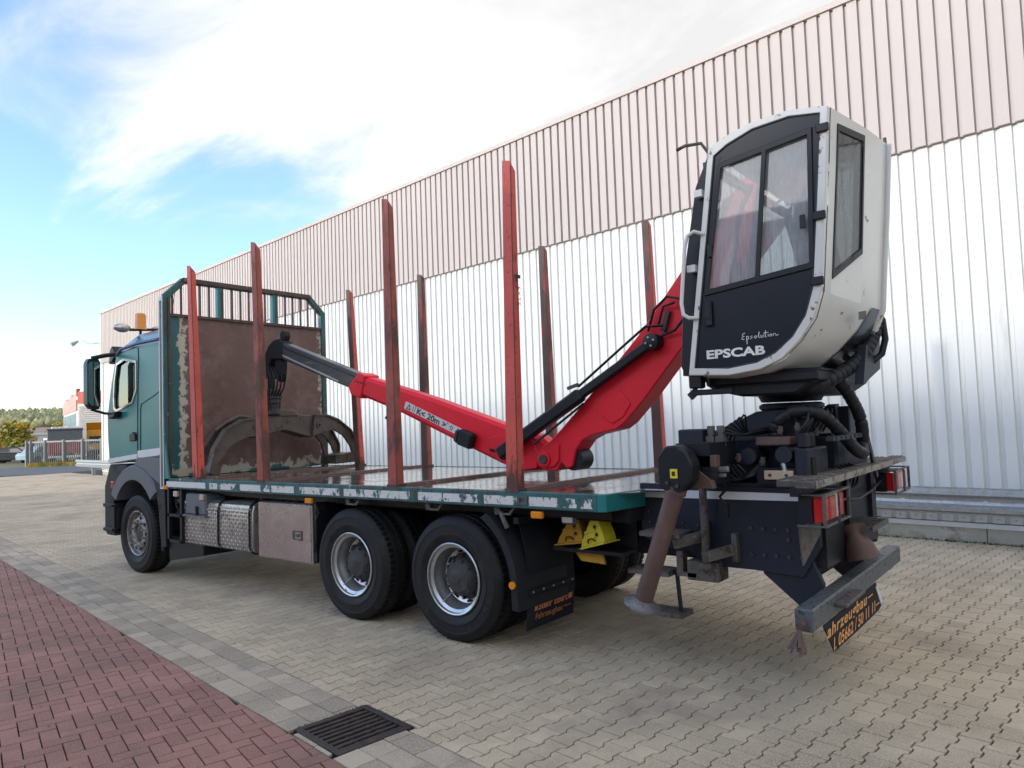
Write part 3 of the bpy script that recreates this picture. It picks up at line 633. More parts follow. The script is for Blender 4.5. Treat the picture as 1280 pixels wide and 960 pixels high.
def tipper(loc, label):
    return vehicle('dump_truck', loc, view+.45, label, 'dump truck', [
    ('cab', 'truckorange', lambda b: b.box(-3.2, -1.4, -1.2, 1.2, .9, 2.7)), ('windscreen', 'carblack', lambda b: b.box(-3.23, -3.2, -1.0, 1.0, 1.5, 2.15)), ('tipper_body', 'truckorange', lambda b: b.add([(-1.3, -1.25, 1.5), (3.2, -1.25, 1.3), (3.2, 1.25, 1.3), (-1.3, 1.25, 1.5), (-3.4, -1.25, 3.35), (3.4, -1.25, 3.1), (3.4, 1.25, 3.1), (-3.4, 1.25, 3.35)], [(0, 3, 2, 1), (4, 5, 6, 7), (0, 1, 5, 4), (1, 2, 6, 5), (2, 3, 7, 6), (3, 0, 4, 7)])),
    ('chassis', 'black', lambda b: b.box(-3.3, 3, -.8, .8, .5, .95)), ('headlight', 'vanwhite', lambda b: b.box(-3.34, -3.28, -1.0, -.6, 1.0, 1.25)), ('headlight', 'vanwhite', lambda b: b.box(-3.34, -3.28, .6, 1.0, 1.0, 1.25))] + wheels((-2.2, 1.2, 2.5), 1.2, .55, .35), 'yellow dump trucks beyond the gate')
tipper((-67.0, 24.6, -.1), 'orange-yellow dump truck with raised body lip beside the tarped lorry')
tipper((-63.2, 28.2, -.1), 'right-hand orange-yellow dump truck partly hidden by the warehouse corner')
def car(loc, yaw, m, label, cat='car'):
    return vehicle('parked_car', loc, yaw, label, cat, [
        ('body', m, lambda b: b.prism([(-2.1, .3), (2.1, .3), (2.15, .75), (1.2, .88), (-1.9, .92), (-2.15, .7)], -.85, .85)),
        ('cabin', m, lambda b: b.prism([(-1.7, .9), (1.1, .88), (.45, 1.42), (-1.2, 1.44)], -.72, .72)),
        ('window', 'mirror_glass', lambda b: b.prism([(-1.5, .95), (.9, .92), (.4, 1.34), (-1.1, 1.36)], -.735, .735)),
        ('headlight', 'vanwhite', lambda b: b.box(2.1, 2.17, -.8, -.5, .6, .72)), ('headlight', 'vanwhite', lambda b: b.box(2.1, 2.17, .5, .8, .6, .72))] + wheels((-1.35, 1.35), .86), 'cars parked beyond the road')
car((-76.5, 18.2, -.1), view-1.3, 'carblack', 'dark parked car leftmost of the row beyond the road')
car((-70.5, 18.6, -.1), view-1.35, 'carblack', 'dark parked car with a pale bumper between two other cars')
car((-68.5, 20.2, -.1), view-.3, 'carblue', 'pale blue parked car next to the gate post')
for i, (x, y, l) in enumerate(((-96, 29.5, 'long low white hut behind the yellow tree'), (-88, 28.4, 'small white van body left of the tarped lorry'))):
    t = thing('site_hut' if i == 0 else 'delivery_van', (x, y, -.1), l, 'hut' if i == 0 else 'van')
    if i == 0:
        b = MB(); b.box(x-2, x+2, y-6, y+2, -.1, 2.5); b.build('wall', 'palefacade', t); b = MB(); b.box(x-2.2, x+2.2, y-6.2, y+2.2, 2.5, 2.75); b.build('roof', 'vanwhite', t)
        for k in range(3): b = MB(); b.box(x+2, x+2.05, y-5+k*2.2, y-4+k*2.2, .9, 1.9); b.build('window', 'carblack', t)
    else:
        b = MB(); b.prism([(-2.4, .3), (2.4, .3), (2.5, 1.0), (1.9, 1.2), (1.5, 2.1), (-2.4, 2.2)], -.95, .95); o = b.build('body', 'vanwhite', t, bevel=.05); o.matrix_parent_inverse = Matrix.Identity(4)
        for k in (-1.6, 1.6):
            b = MB(); b.cone((k, -.98, .34), (k, .98, .34), .34, n=14); o = b.build('wheel', 'rubber', t); o.matrix_parent_inverse = Matrix.Identity(4)
exec_truck = True

# ------------------------------------------------------------ the timber truck
random.seed(3)
TR = thing('timber_truck', (-1.5, 1.27, 0), 'green timber truck with red stakes, red loader crane and white crane cab on its rear', 'truck')
def part(b, name, m, parent=TR, **k): return b.build(name, m, parent, **k)
# chassis
for y in (.82, 1.62):
    b = MB(); b.box(-6.3, 2.6, y, y+.09, .74, 1.06); part(b, 'chassis_rail', 'frame')
for x in (-4.6, -3.1, -1.9, .7, 1.5): b = MB(); b.box(x, x+.1, .91, 1.62, .8, 1.0); part(b, 'cross_member', 'black')
for x in (-5.9, -1.35, 0):
    b = MB(); b.tube([(x, .3, .53), (x, .9, .53), (x, 1.0, .53), (x, 1.15, .53), (x, 1.27, .53), (x, 1.4, .53), (x, 1.6, .53), (x, 2.25, .53)], [.07, .07, .09, .22, .25, .22, .09, .07], 14); part(b, 'axle', 'black', smooth=40)
for x in (-1.35, 0):
    b = MB(); b.box(x-.25, x+.25, .95, 1.6, .62, 1.0); part(b, 'axle_housing', 'black')
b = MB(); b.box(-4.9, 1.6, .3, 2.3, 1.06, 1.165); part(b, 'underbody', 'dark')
# wheels
def tyre_prof(w, r):
    return [(.30, .03), (.33, .008), (.36, .0), (.365, -.004), (.385, -.006), (.39, -.001), (.45, .0), (.455, -.004), (.47, -.002), (.475, .004), (.515, .022), (r-.004, .05), (r, .065), (r, w/2-.055), (r-.012, w/2-.05), (r-.012, w/2-.04), (r, w/2-.035), (r, w/2+.035), (r-.012, w/2+.04), (r-.012, w/2+.05), (r, w/2+.055), (r, w-.065), (r-.004, w-.05), (.515, w-.022), (.47, w), (.40, w+.004), (.33, w-.008), (.30, w-.03)]
def tyre(x, y, r, w, parent, flip=1):
    b = MB(); pr = [(a, c*flip) for a, c in tyre_prof(w, r)]
    b.lathe(pr, (x, y, r-.006), 72)
    # shoulder tread blocks
    b.cur = 1
    for k in range(60):
        t = 2*math.pi*k/60; c, s_ = math.cos(t), math.sin(t)
        for yy in (.048, w-.048-.045):
            M0 = Matrix.Translation((x, y+flip*(yy+.0225), r-.006)) @ Matrix.Rotation(-t, 4, 'Y') @ Matrix.Translation((r-.004, 0, 0)); b.M = M0
            b.box(-.004, .0045, -.026, .026, -.018, .018)
    b.M = Matrix.Identity(4)
    return b.build('tyre', ['rubber', 'tread'], parent, smooth=35, fix=False)
def rear_wheel(x, y, flip=1):
    """deep dished rim of a twin wheel with its inner partner"""
    w = MB(); c = (x, y, .53)
    # silver rim: lip and barrel, then the disc set deep inside
    w.lathe([(r_, o*flip) for r_, o in ((.288, .03), (.306, .018), (.308, .008), (.300, .002), (.290, .006), (.286, .03), (.262, .045), (.256, .10), (.236, .125), (.232, .165), (.205, .18), (.17, .185), (.14, .175), (.14, .16))], c, 56)
    wh_ = w.build('wheel', 'rimsilver', TR, smooth=35)
    tyre(x, y-.0, .536, .305, wh_, flip); tyre(x, y+flip*.345, .536, .305, wh_, flip)
    b = MB(); b.lathe([(r_, o*flip) for r_, o in ((.205, .188), (.185, .16), (.172, .155), (.16, .10), (.145, .085), (.128, .07), (.12, .062), (.06, .058), (.045, .05), (.035, .048), (0.001, .048))], c, 40)
    for k in range(10):
        t = 2*math.pi*k/10; p = Vector((x+.147*math.cos(t), y+.088*flip, .53+.147*math.sin(t))); b.cone(p, p+Vector((0, -.02*flip, 0)), .011, n=6)
    b.build('hub', 'hub', wh_, smooth=35)
    for k in range(10):
        t = 2*math.pi*(k+.5)/10; p = Vector((x+.185*math.cos(t), y+.158*flip, .53+.185*math.sin(t))); q = MB(); q.cone(p, p+Vector((0, -.03*flip, 0)), .015, .012, 6); q.build('wheel_nut', 'hub', wh_)
    b = MB()
    for k in range(8):
        t = 2*math.pi*k/8+.2; p = Vector((x+.218*math.cos(t), y+.172*flip, .53+.218*math.sin(t))); b.M = Matrix.Translation(p) @ Matrix.Rotation(-t, 4, 'Y') @ Matrix.Diagonal((.45, 1, 1, 1)); b.cone((0, 0, 0), (0, -.004*flip, 0), .035, n=12)
    b.M = Matrix.Identity(4); o = b.build('hand_holes', 'dark', wh_); o['kind'] = 'stuff'
    b = MB(); p0 = Vector((x-.1, y+.06*flip, .53-.2)); b.tube([(x-.10, y+.16*flip, .41), (x-.13, y+.09*flip, .36), (x-.16, y+.04*flip, .31)], .006, 6); b.build('valve_stem', 'rimdull', wh_)
    return wh_
def front_wheel(x, y, flip=1):
    c = (x, y, .53); w = MB(); w.lathe([(r_, o*flip) for r_, o in ((.288, .05), (.304, .03), (.306, .014), (.298, .010), (.285, .02), (.28, .06), (.255, .085), (.235, .06), (.205, .03), (.18, .026), (.135, .03), (.128, .05), (.125, .10))], c, 56)
    wh_ = w.build('wheel', 'rimdull', TR, smooth=35); tyre(x, y, .528, .32, wh_, flip)
    b = MB()
    for k in range(10):
        t = 2*math.pi*k/10; p = Vector((x+.212*math.cos(t), y+.036*flip, .53+.212*math.sin(t))); b.cone(p, p-Vector((0, .009*flip, 0)), .022, n=12)
    o = b.build('hand_holes', 'dark', wh_); o['kind'] = 'stuff'
    for k in range(10):
        t = 2*math.pi*(k+.5)/10; p = Vector((x+.165*math.cos(t), y+.03*flip, .53+.165*math.sin(t))); q = MB(); q.cone(p, p-Vector((0, .03*flip, 0)), .016, .013, 6); q.build('wheel_nut', 'rimdull', wh_)
    b = MB(); b.lathe([(r_, o*flip) for r_, o in ((.13, .10), (.125, .06), (.10, .05), (.06, .045), (.001, .045))], c, 28); b.build('hub', 'hub', wh_, smooth=35)
rear_wheel(0, .03); rear_wheel(-1.35, .03); front_wheel(-5.9, .05)
rear_wheel(0, 2.51, -1); rear_wheel(-1.35, 2.51, -1); front_wheel(-5.9, 2.49, -1)
def arc_text(txt, x, y, r0, size, a0, step, parent):
    b = MB()
    for i, ch in enumerate(txt):
        a = a0+i*step
        def f(u, v, w, a=a): 
            rr = r0+v; t = a+(u-size*.3)/r0; return (x+rr*math.cos(t), y, .53+rr*math.sin(t))
        q = text_mb(ch, size, 0, f, bold=.001); b.add(q.v, q.f)
    b.build('tyre_lettering', 'hub', parent)
# raised lettering low on the rear tyre's sidewall (reads along the arc)
rw = [o for o in TR.children if o.name.startswith('wheel')][0]
def arc_text2(txt, x, y, rm, size, a0, step, parent):
    b = MB()
    for i, ch in enumerate(txt):
        t = a0+i*step; tang = Vector((-math.sin(t), 0, math.cos(t))); rad = Vector((math.cos(t), 0, math.sin(t)))
        c0 = Vector((x, y, .53))+rad*rm
        q = text_mb(ch, size, 0, lambda u, v, w: c0+tang*(u-size*.3)-rad*(v-size*.35)); b.add(q.v, q.f)
    o = b.build('tyre_lettering', 'hub', parent); o['kind'] = 'stuff'
arc_text2('ELONG', 0, .022, .42, .062, R(-62+0), R(11), rw)
arc_text2('K..', 0, .022, .42, .062, R(-135), R(9), rw)
# cab of the truck ------------------------------------------------
CY0, CY1 = .03, 2.51
cab = MB()
side = [(-6.66, 1.47), (-5.08, 1.58), (-5.08, 2.35), (-5.08, 3.05), (-5.9, 3.075), (-6.42, 3.0), (-6.58, 2.62), (-6.72, 2.15), (-6.70, 1.8)]
win = [(-6.42, 2.215), (-5.93, 2.31), (-5.80, 2.48), (-5.80, 2.86), (-6.16, 2.925), (-6.40, 2.87), (-6.47, 2.65), (-6.50, 2.40), (-6.49, 2.26)]
cab.ring(side, win, CY0, CY0+.05); cab.ring(side, win, CY1-.05, CY1)
def crossplates(pr, y0, y1):
    for i in range(len(pr)-1): cab.add([(pr[i][0], y0, pr[i][1]), (pr[i+1][0], y0, pr[i+1][1]), (pr[i+1][0], y1, pr[i+1][1]), (pr[i][0], y1, pr[i][1])], [(0, 1, 2, 3)])
crossplates([(-5.08, 1.58), (-5.08, 3.05)], CY0, CY1); crossplates([(-6.66, 1.47), (-5.08, 1.58)], CY0, CY1); crossplates([(-6.66, 1.47), (-6.70, 1.8), (-6.72, 2.15)], CY0, CY1); crossplates([(-6.42, 3.0), (-5.9, 3.075), (-5.08, 3.05)], CY0, CY1)
CAB = part(cab, 'cab', 'teal', smooth=25)
b = MB(); b.loft([[(-6.71, y, 2.16) for y in (.1, 2.44)]+[(-6.44, y, 2.98) for y in (2.44, .1)], [(-6.70, y, 2.16) for y in (.1, 2.44)]+[(-6.43, y, 2.98) for y in (2.44, .1)]]); b.build('windscreen', 'window_glass', CAB)
# roof: rounded shell
b = MB(); rings = []
for x, zt, ins in ((-6.40, 3.03, .10), (-6.30, 3.20, .12), (-6.0, 3.29, .14), (-5.5, 3.335, .15), (-5.09, 3.345, .15)):
    rings.append([(x, CY0+.01, 3.035), (x, CY0+.03, 3.10), (x, CY0+ins, min(zt-.02, 3.28)), (x, CY0+ins+.22, zt), (x, CY1-ins-.22, zt), (x, CY1-ins, min(zt-.02, 3.28)), (x, CY1-.03, 3.10), (x, CY1-.01, 3.035)])
b.loft(rings); b.build('roof', 'roofblue', CAB, smooth=50)
b = MB(); b.tube([(-6.50, .05, 2.99), (-6.2, .0, 3.07), (-5.7, -.005, 3.10), (-5.09, -.005, 3.10)], .022, 8); b.build('rain_gutter', 'plastic', CAB, smooth=60)
b = MB(); b.prism([(-6.62, 2.93), (-6.72, 2.90), (-6.70, 3.10), (-6.62, 3.16), (-6.50, 3.04)], .05, 2.49); b.build('sun_visor', 'black', CAB, bevel=.01)
b = MB(); b.tube([(-5.79, .026, 1.5), (-5.77, .026, 2.3), (-5.735, .026, 2.9), (-5.75, .026, 3.05)], .005, 5); b.build('door_seam', 'print', CAB)
b = MB(); b.tube([(-5.70, .026, 1.56), (-5.69, .026, 2.20), (-5.66, .026, 2.28), (-5.35, .026, 2.36), (-5.10, .026, 2.44)], .005, 5); b.build('locker_seam', 'print', CAB)
b = MB(); b.prism([(-5.97, 1.78), (-5.80, 1.79), (-5.81, 1.88), (-5.88, 1.91), (-5.98, 1.87)], .0, .028); b.build('door_handle', 'black', CAB, bevel=.008)
b = MB(); b.prism([(-6.67, 1.475), (-5.79, 1.545), (-5.79, 1.61), (-6.67, 1.54)], .018, .03); b.build('sill_trim', 'whitestripe', CAB)
b = MB(); b.prism([(-5.77, 1.55), (-5.09, 1.595), (-5.09, 1.69), (-5.77, 1.65)], .018, .03); b.build('sill_trim', 'whitestripe', CAB)
b = MB(); b.ring([(x*1.0+(x+6.15)*.03, z+(z-2.57)*.05) for x, z in win], [(x-(x+6.15)*.05, z-(z-2.57)*.05) for x, z in win], .016, .034); b.build('window_frame', 'stainless', CAB)
for y in (.05, CY1-.05): b = MB(); b.prism(win, y, y+.006); b.build('side_window', 'window_glass', CAB)
b = MB(); b.prism([(-6.52, 2.22), (-6.42, 2.22), (-6.30, 2.86), (-6.40, 2.86)], .06, .085); b.build('window_post', 'black', CAB)
b = MB(); b.box(-5.75, -5.55, .3, .8, 1.7, 2.62, .04); b.box(-5.9, -5.55, .3, .8, 1.7, 2.0); b.build('driver_seat', 'plasticdark', CAB)
b = MB(); b.box(-6.66, -6.3, .15, 2.4, 1.7, 2.3, .05); b.build('dashboard', 'plasticdark', CAB)
b = MB(); b.tube([(-6.13+.12*math.cos(t*.5236), .55+.22*math.sin(t*.5236), 2.38+.18*math.cos(t*.5236)) for t in range(12)], .015, 6, True); b.build('steering_wheel', 'black', CAB)
b = MB(); b.prism([(-6.52, 2.19), (-6.24, 2.20), (-6.28, 2.13), (-6.45, 2.10)], -.07, .03); b.build('mirror_bracket', 'black', CAB, bevel=.01)
# mirror
b = MB(); prof = [(-.335, 2.31), (-.335, 2.90), (-.31, 2.945), (-.19, 2.945), (-.165, 2.90), (-.165, 2.29), (-.19, 2.24), (-.29, 2.25)]
rr = [[(-6.62, y*.92-.02, 2.6+(z-2.6)*.93) for y, z in prof], [(-6.58, y, z) for y, z in prof], [(-6.47, y, z) for y, z in prof]]
b.loft(rr); MIR = b.build('mirror', 'black', CAB, smooth=30)
b = MB(); b.prism([(y*.88-.03, 2.6+(z-2.6)*.88) for y, z in prof], -6.469, -6.464, 'X'); b.build('mirror_glass', 'mirror_glass', CAB)
b = MB(); b.tube([(-6.52, -.26, 2.955), (-6.50, -.1, 3.0), (-6.46, .08, 3.03)], .03, 8); b.tube([(-6.52, -.27, 2.24), (-6.50, -.1, 2.185), (-6.46, .05, 2.17)], .018, 8); b.build('mirror_arm', 'black', CAB, smooth=50)
# beacon and horns on the roof
b = MB(); b.tube([(-6.45, .12, 3.38), (-6.25, .9, 3.42)], .02, 8); b.tube([(-6.38, .35, 3.24), (-6.38, .35, 3.42)], .02, 8); b.build('lamp_bar', 'black', CAB)
b = MB(); b.lathe([(.001, .24), (.06, .235), (.075, .2), (.08, .02), (.09, 0), (.001, 0)], (-6.38, .35, 3.39), 18, 'Z'); b.build('beacon', 'amber', CAB, smooth=40)
for y in (.10, .62):
    b = MB(); b.M = Matrix.Translation((-6.40, y, 3.40)); b.lathe([(.001, -.12), (.035, -.10), (.06, -.05), (.065, .0), (.06, .05), (.035, .1), (.001, .11)], (0, 0, 0), 18); b.M = Matrix.Identity(4); b.build('work_lamp', 'stainless', CAB, smooth=50)
b = MB(); b.tube([(-5.6, .4, 3.34), (-5.45, .4, 3.85)], .004, 4); b.build('antenna', 'black', CAB)
# front lower: fender arch, bumper, steps
def arch(r0, r1, a0, a1, y0, y1, cx=-5.88, cz=.66, n=18, fl=0):
    b = MB(); ri = []
    for i in range(n+1):
        t = R(a0+(a1-a0)*i/n); c, s_ = math.cos(t), math.sin(t); k = 1
        ri.append([(cx+r0*c, y0, cz+r0*s_), (cx+(r1-.03)*c, y0, cz+(r1-.03)*s_), (cx+r1*c, y0+.03, cz+r1*s_), (cx+r1*c, y1, cz+r1*s_), (cx+r0*c, y1, cz+r0*s_)])
    b.loft(ri); return b
for y0, y1 in ((.0, .5), (2.04, 2.54)): arch(.60, .80, 35, 150, y0, y1).build('front_mudguard', 'plastic', CAB, smooth=35)
b = MB(); b.prism([(-5.35, 1.30), (-5.0, 1.17), (-5.0, 1.56), (-5.75, 1.56), (-5.88, 1.47), (-5.55, 1.40)], .008, .08); b.build('mudguard_panel', 'plastic', CAB, bevel=.006)
b = MB(); b.prism([(-6.83, .52), (-6.83, 1.15), (-6.66, 1.46), (-6.1, 1.46), (-6.42, 1.15), (-6.55, .9), (-6.42, .86), (-6.42, .52), (-6.5, .46), (-6.76, .46)], .03, 2.5); b.build('bumper', 'plasticdark', CAB, bevel=.012)
for k, z in enumerate((.52, .86)):
    b = MB(); b.box(-6.80, -6.42, -.01, .12, z, z+.05); b.build('step', 'plasticdark', CAB, bevel=.01)
b = MB(); b.box(-6.5, -6.43, -.01, .04, .5, .9); b.build('step_post', 'plasticdark', CAB)
b = MB(); b.box(-6.94, -6.90, .08, .14, .58, 1.1)
for z in (.62, .82, 1.02): b.box(-6.92, -6.84, .1, 2.4, z, z+.04)
b.build('bull_bar', 'black', CAB)
b = MB(); b.box(-6.62, -6.52, .02, .05, 1.12, 1.22); b.build('indicator_lamp', 'orangelens', CAB, bevel=.008)
# flap behind the front wheel and underbody boxes
b = MB(); b.prism([(-5.33, 1.30), (-5.03, 1.36), (-5.0, .42), (-5.13, .40), (-5.21, .95)], .02, .10); part(b, 'side_skirt', 'plasticdark', bevel=.008)
b = MB(); b.prism([(-5.18, 1.3), (-5.1, 1.3), (-5.02, .62), (-5.08, .36), (-5.15, .36)], .03, .48); part(b, 'wheel_flap', 'flap')
b = MB(); b.prism([(-5.02, .56), (-4.15, .54), (-4.15, .37), (-5.0, .24)], .06, .5); part(b, 'under_box', 'black', bevel=.01)
b = MB()
for x in (-4.92, -4.60): b.box(x, x+.045, .0, .045, .50, 1.16)
for z in (.50, .82): b.box(-4.92, -4.56, .0, .045, z, z+.035)
part(b, 'access_ladder', 'black')
b = MB(); b.box(-4.9, -4.6, .3, .7, .6, 1.05); part(b, 'air_tank', 'black', bevel=.02)
b = MB(); b.cone((-4.86, .12, 1.0), (-4.66, .12, 1.0), .06, n=14); b.cone((-4.86, .14, .82), (-4.66, .14, .82), .07, n=14); b.tube([(-4.9, .1, 1.1), (-4.8, .06, .95), (-4.7, .1, .75), (-4.72, .12, .6)], .012, 6); part(b, 'air_dryer', 'black', smooth=40)
# fuel tank in chequer plate
FT = MB(); z0, z1 = .49, 1.045
pr = [(.10, z0), (.5, z0), (.5, z1), (.12, z1), (.065, z1-.03), (.045, z1-.10), (.04, z0+.08), (.06, z0+.02)]
FT.prism(pr, -4.66, -3.04, 'X'); TK = part(FT, 'fuel_tank', 'alu', smooth=30)
b = MB()   # raised lozenges of the chequer plate
nx, nz = 36, 12
for i in range(nx):
    for j in range(nz):
        x = -4.64+i*(1.59/nx)+.006; z = .51+j*(.50/nz)+.01; s_ = 1 if (i+j) % 2 else -1
        if x > -4.62+.2 and x < -4.03 and z > .84: continue
        d = Vector((.012, 0, .019*s_)); e_ = Vector((-.0085*s_, 0, .006)); yy = .0405+(.005 if z > .98 else 0)+(.004 if z < .56 else 0)
        p = Vector((x, yy, z)); b.add([p-d, p+e_, p+d, p-e_, p+Vector((0, -.007, 0))], [(0, 1, 4), (1, 2, 4), (2, 3, 4), (3, 0, 4)])
o = b.build('chequer_pattern', 'alu', TK, fix=False); o['kind'] = 'stuff'
for x in (-3.76, -3.10):
    b = MB(); b.tube([(x, .3, z0-.01), (x, .1, z0-.008), (x, .055, z0+.02), (x, .034, z0+.08), (x, .036, z1-.10), (x, .055, z1-.03), (x, .12, z1+.008), (x, .45, z1+.008)], .016, 6); b.build('strap', 'black', TK)
b = MB(); b.lathe([(.001, .07), (.05, .07), (.055, .0)], (-3.2, .3, 1.04), 16, 'Z'); b.build('filler_cap', 'black', TK)
b = MB(); b.box(-4.50, -4.02, .02, .3, .86, 1.12, .02); b.box(-4.53, -4.0, -.0, .2, .84, .865); BB = part(b, 'battery_box', 'plastic')
b = MB(); b.box(-4.22, -4.19, -.006, .02, .86, .97); b.build('latch', 'black', BB)
# stainless tool box
b = MB(); b.box(-2.95, -1.97, .05, .55, .47, 1.075, .008); TB = part(b, 'tool_box', 'stainless')
b = MB(); b.box(-2.93, -1.99, .042, .05, .49, 1.055, .003); b.build('lid', 'stainless', TB)
b = MB(); b.ring([(-2.29, .70), (-2.13, .70), (-2.13, .80), (-2.29, .80)], [(-2.27, .715), (-2.15, .715), (-2.15, .785), (-2.27, .785)], .034, .046); b.box(-2.235, -2.185, .03, .045, .735, .765); b.build('latch', 'dirtysteel', TB)
b = MB(); b.box(-1.94, -1.90, .05, .5, .5, 1.1); part(b, 'box_bracket', 'black')
b = MB(); b.tube([(-1.9, .03, 1.13), (-1.83, .03, 1.0), (-1.9, .03, .9), (-1.93, .04, .6)], .008, 5); part(b, 'cable', 'black')
for x, z, m, nm in ((-4.72, 1.10, 'whitelens', 'marker_lamp'), (-4.08, 1.08, 'pale', 'marker_lamp')):
    b = MB(); b.box(x-.05, x+.04, .0, .04, z-.03, z+.04); part(b, nm, m, bevel=.006)
# deck ---------------------------------------------------------------
D = MB(); dk = [(-5.0, .02), (1.50, .02), (1.56, .05), (1.62, .50), (1.90, .52), (1.90, 2.03), (1.62, 2.05), (1.56, 2.50), (1.50, 2.53), (-5.0, 2.53)]
D.prism(dk, 1.17, 1.285, 'Z'); DK = part(D, 'deck', 'tealworn')
xs = [-4.95, -4.27, -2.86, -.74, .66, 1.88]
for i in range(5):
    x0, x1 = xs[i]+(.11 if i else .0), xs[i+1]-.02
    n = 3 if x1-x0 > 1.5 else 2
    for k in range(n):
        a, c = x0+(x1-x0)*k/n+.003, x0+(x1-x0)*(k+1)/n-.003; zz = 1.2935
        pl = [(a, .10), (min(c, 1.53), .10), (c, .53 if c > 1.6 else .10), (c, 2.02 if c > 1.6 else 2.45), (min(c, 1.53), 2.45), (a, 2.45)]
        b = MB(); b.prism(pl, 1.286, zz, 'Z'); b.build('deck_plate', 'deck', DK)
for x in xs[1:5]:
    b = MB(); b.loft([[(x, y, 1.286), (x+.01, y, 1.318), (x+.10, y, 1.318), (x+.12, y, 1.286)] for y in (.03, 2.52)]); b.build('cross_beam', 'brown', DK, bevel=.004)
b = MB()
for y0, y1 in ((.0, .06), (2.49, 2.55)): b.box(-5.0, 1.50, y0, y1, 1.168, 1.298)
b.build('side_rail', 'tealworn', DK, bevel=.008)
b = MB(); b.prism([(1.50, .0), (1.56, .03), (1.63, .50), (1.60, .50), (1.53, .06), (1.48, .06)], 1.168, 1.299, 'Z'); b.build('corner_rail', 'teal', DK, bevel=.006)
for a, c in ((-4.93, -3.98), (-3.88, -3.30), (-3.22, -2.2), (-2.1, -1.45), (-1.38, -.45), (-.35, .35), (.42, .76), (.88, 1.46)):
    b = MB(); b.box(a, c, -.004, .0, 1.192, 1.262); b.build('reflective_tape', 'tape' if a > -4.9 else 'whitestripe', DK)
b = MB(); b.ring([(.77, 1.20), (.87, 1.20), (.87, 1.265), (.77, 1.265)], [(.79, 1.215), (.85, 1.215), (.85, 1.25), (.79, 1.25)], -.012, .0); b.build('tie_down_eye', 'dirtysteel', DK)
b = MB(); b.box(-4.99, -4.90, -.012, .0, 1.16, 1.21); part(b, 'amber_reflector', 'amber')
for x in (-1.97, .94):
    b = MB(); b.box(x-.055, x+.055, .0, .04, 1.095, 1.15, .008); part(b, 'side_marker', 'amber')
for x in (-1.3, -.2, .6):
    b = MB(); b.tube([(x-.08, .06, 1.16), (x-.05, .04, 1.11), (x+.05, .04, 1.11), (x+.08, .06, 1.16)], .012, 6); b.box(x-.12, x-.08, .05, .12, 1.1, 1.17); part(b, 'lashing_ring', 'dirtysteel')
b = MB(); b.box(-4.95, 1.5, .2, .26, 1.09, 1.168); part(b, 'deck_bearer', 'black')
# headboard ----------------------------------------------------------
hb = MB(); out = [(0, 1.17), (2.55, 1.17), (2.55, 3.67), (2.27, 3.93), (.27, 3.93), (0, 3.67)]
inn = [(.08, 1.22), (2.47, 1.22), (2.47, 3.63), (2.24, 3.855), (.30, 3.855), (.08, 3.63)]
hb.ring(out, inn, -5.05, -4.97, 'X'); HB = part(hb, 'headboard', 'tealworn', bevel=.006)
b = MB(); b.prism([(.08, 1.30), (2.47, 1.30), (2.47, 3.40), (.08, 3.40)], -5.03, -4.995, 'X'); b.build('plate', 'headplate', HB)
b = MB(); b.bar((-4.985, .08, 3.415), (-4.985, 2.47, 3.415), .05, .035); b.build('rail', 'brown', HB)
b = MB(); b.bar((-4.962, .27, 3.895), (-4.962, 2.27, 3.895), .02, .055); b.build('top_edge', 'brown', HB)
b = MB(); b.box(-4.97, -4.955, .055, .085, 1.3, 3.64); b.build('edge_strip', 'brown', HB)
for y in [.13, .25, .37, .51, .64, .80, .98, 1.11, 1.24, 1.37, 1.50, 1.66, 1.84, 1.97, 2.11, 2.24, 2.38]:
    top = 3.865 if .30 < y < 2.24 else 3.66+min(y, 2.55-y)*.9-.06
    thick = y in (.80, 1.66); b = MB()
    if thick: b.box(-5.04, -4.975, y-.045, y+.0, 3.43, top); b.cur = 1; b.box(-5.035, -4.97, y+.0, y+.04, 3.43, top)
    else: b.box(-5.01, -4.985, y-.011, y+.011, 3.43, top); b.mi = [1]*6
    b.build('bar', ['teal', 'brown'], HB)
b = MB(); b.prism([(-4.97, 1.19), (-4.97, 1.75), (-4.86, 1.25), (-4.84, 1.19)], .0, .02); b.build('gusset', 'teal', HB)
b = MB(); b.ring([(-5.1, 1.16), (-5.0, 1.16), (-5.0, 3.67), (-5.1, 3.65)], [(-5.08, 1.18), (-5.02, 1.18), (-5.02, 3.6), (-5.08, 3.6)], -.002, .03); b.build('edge_tape', 'whitestripe', HB)
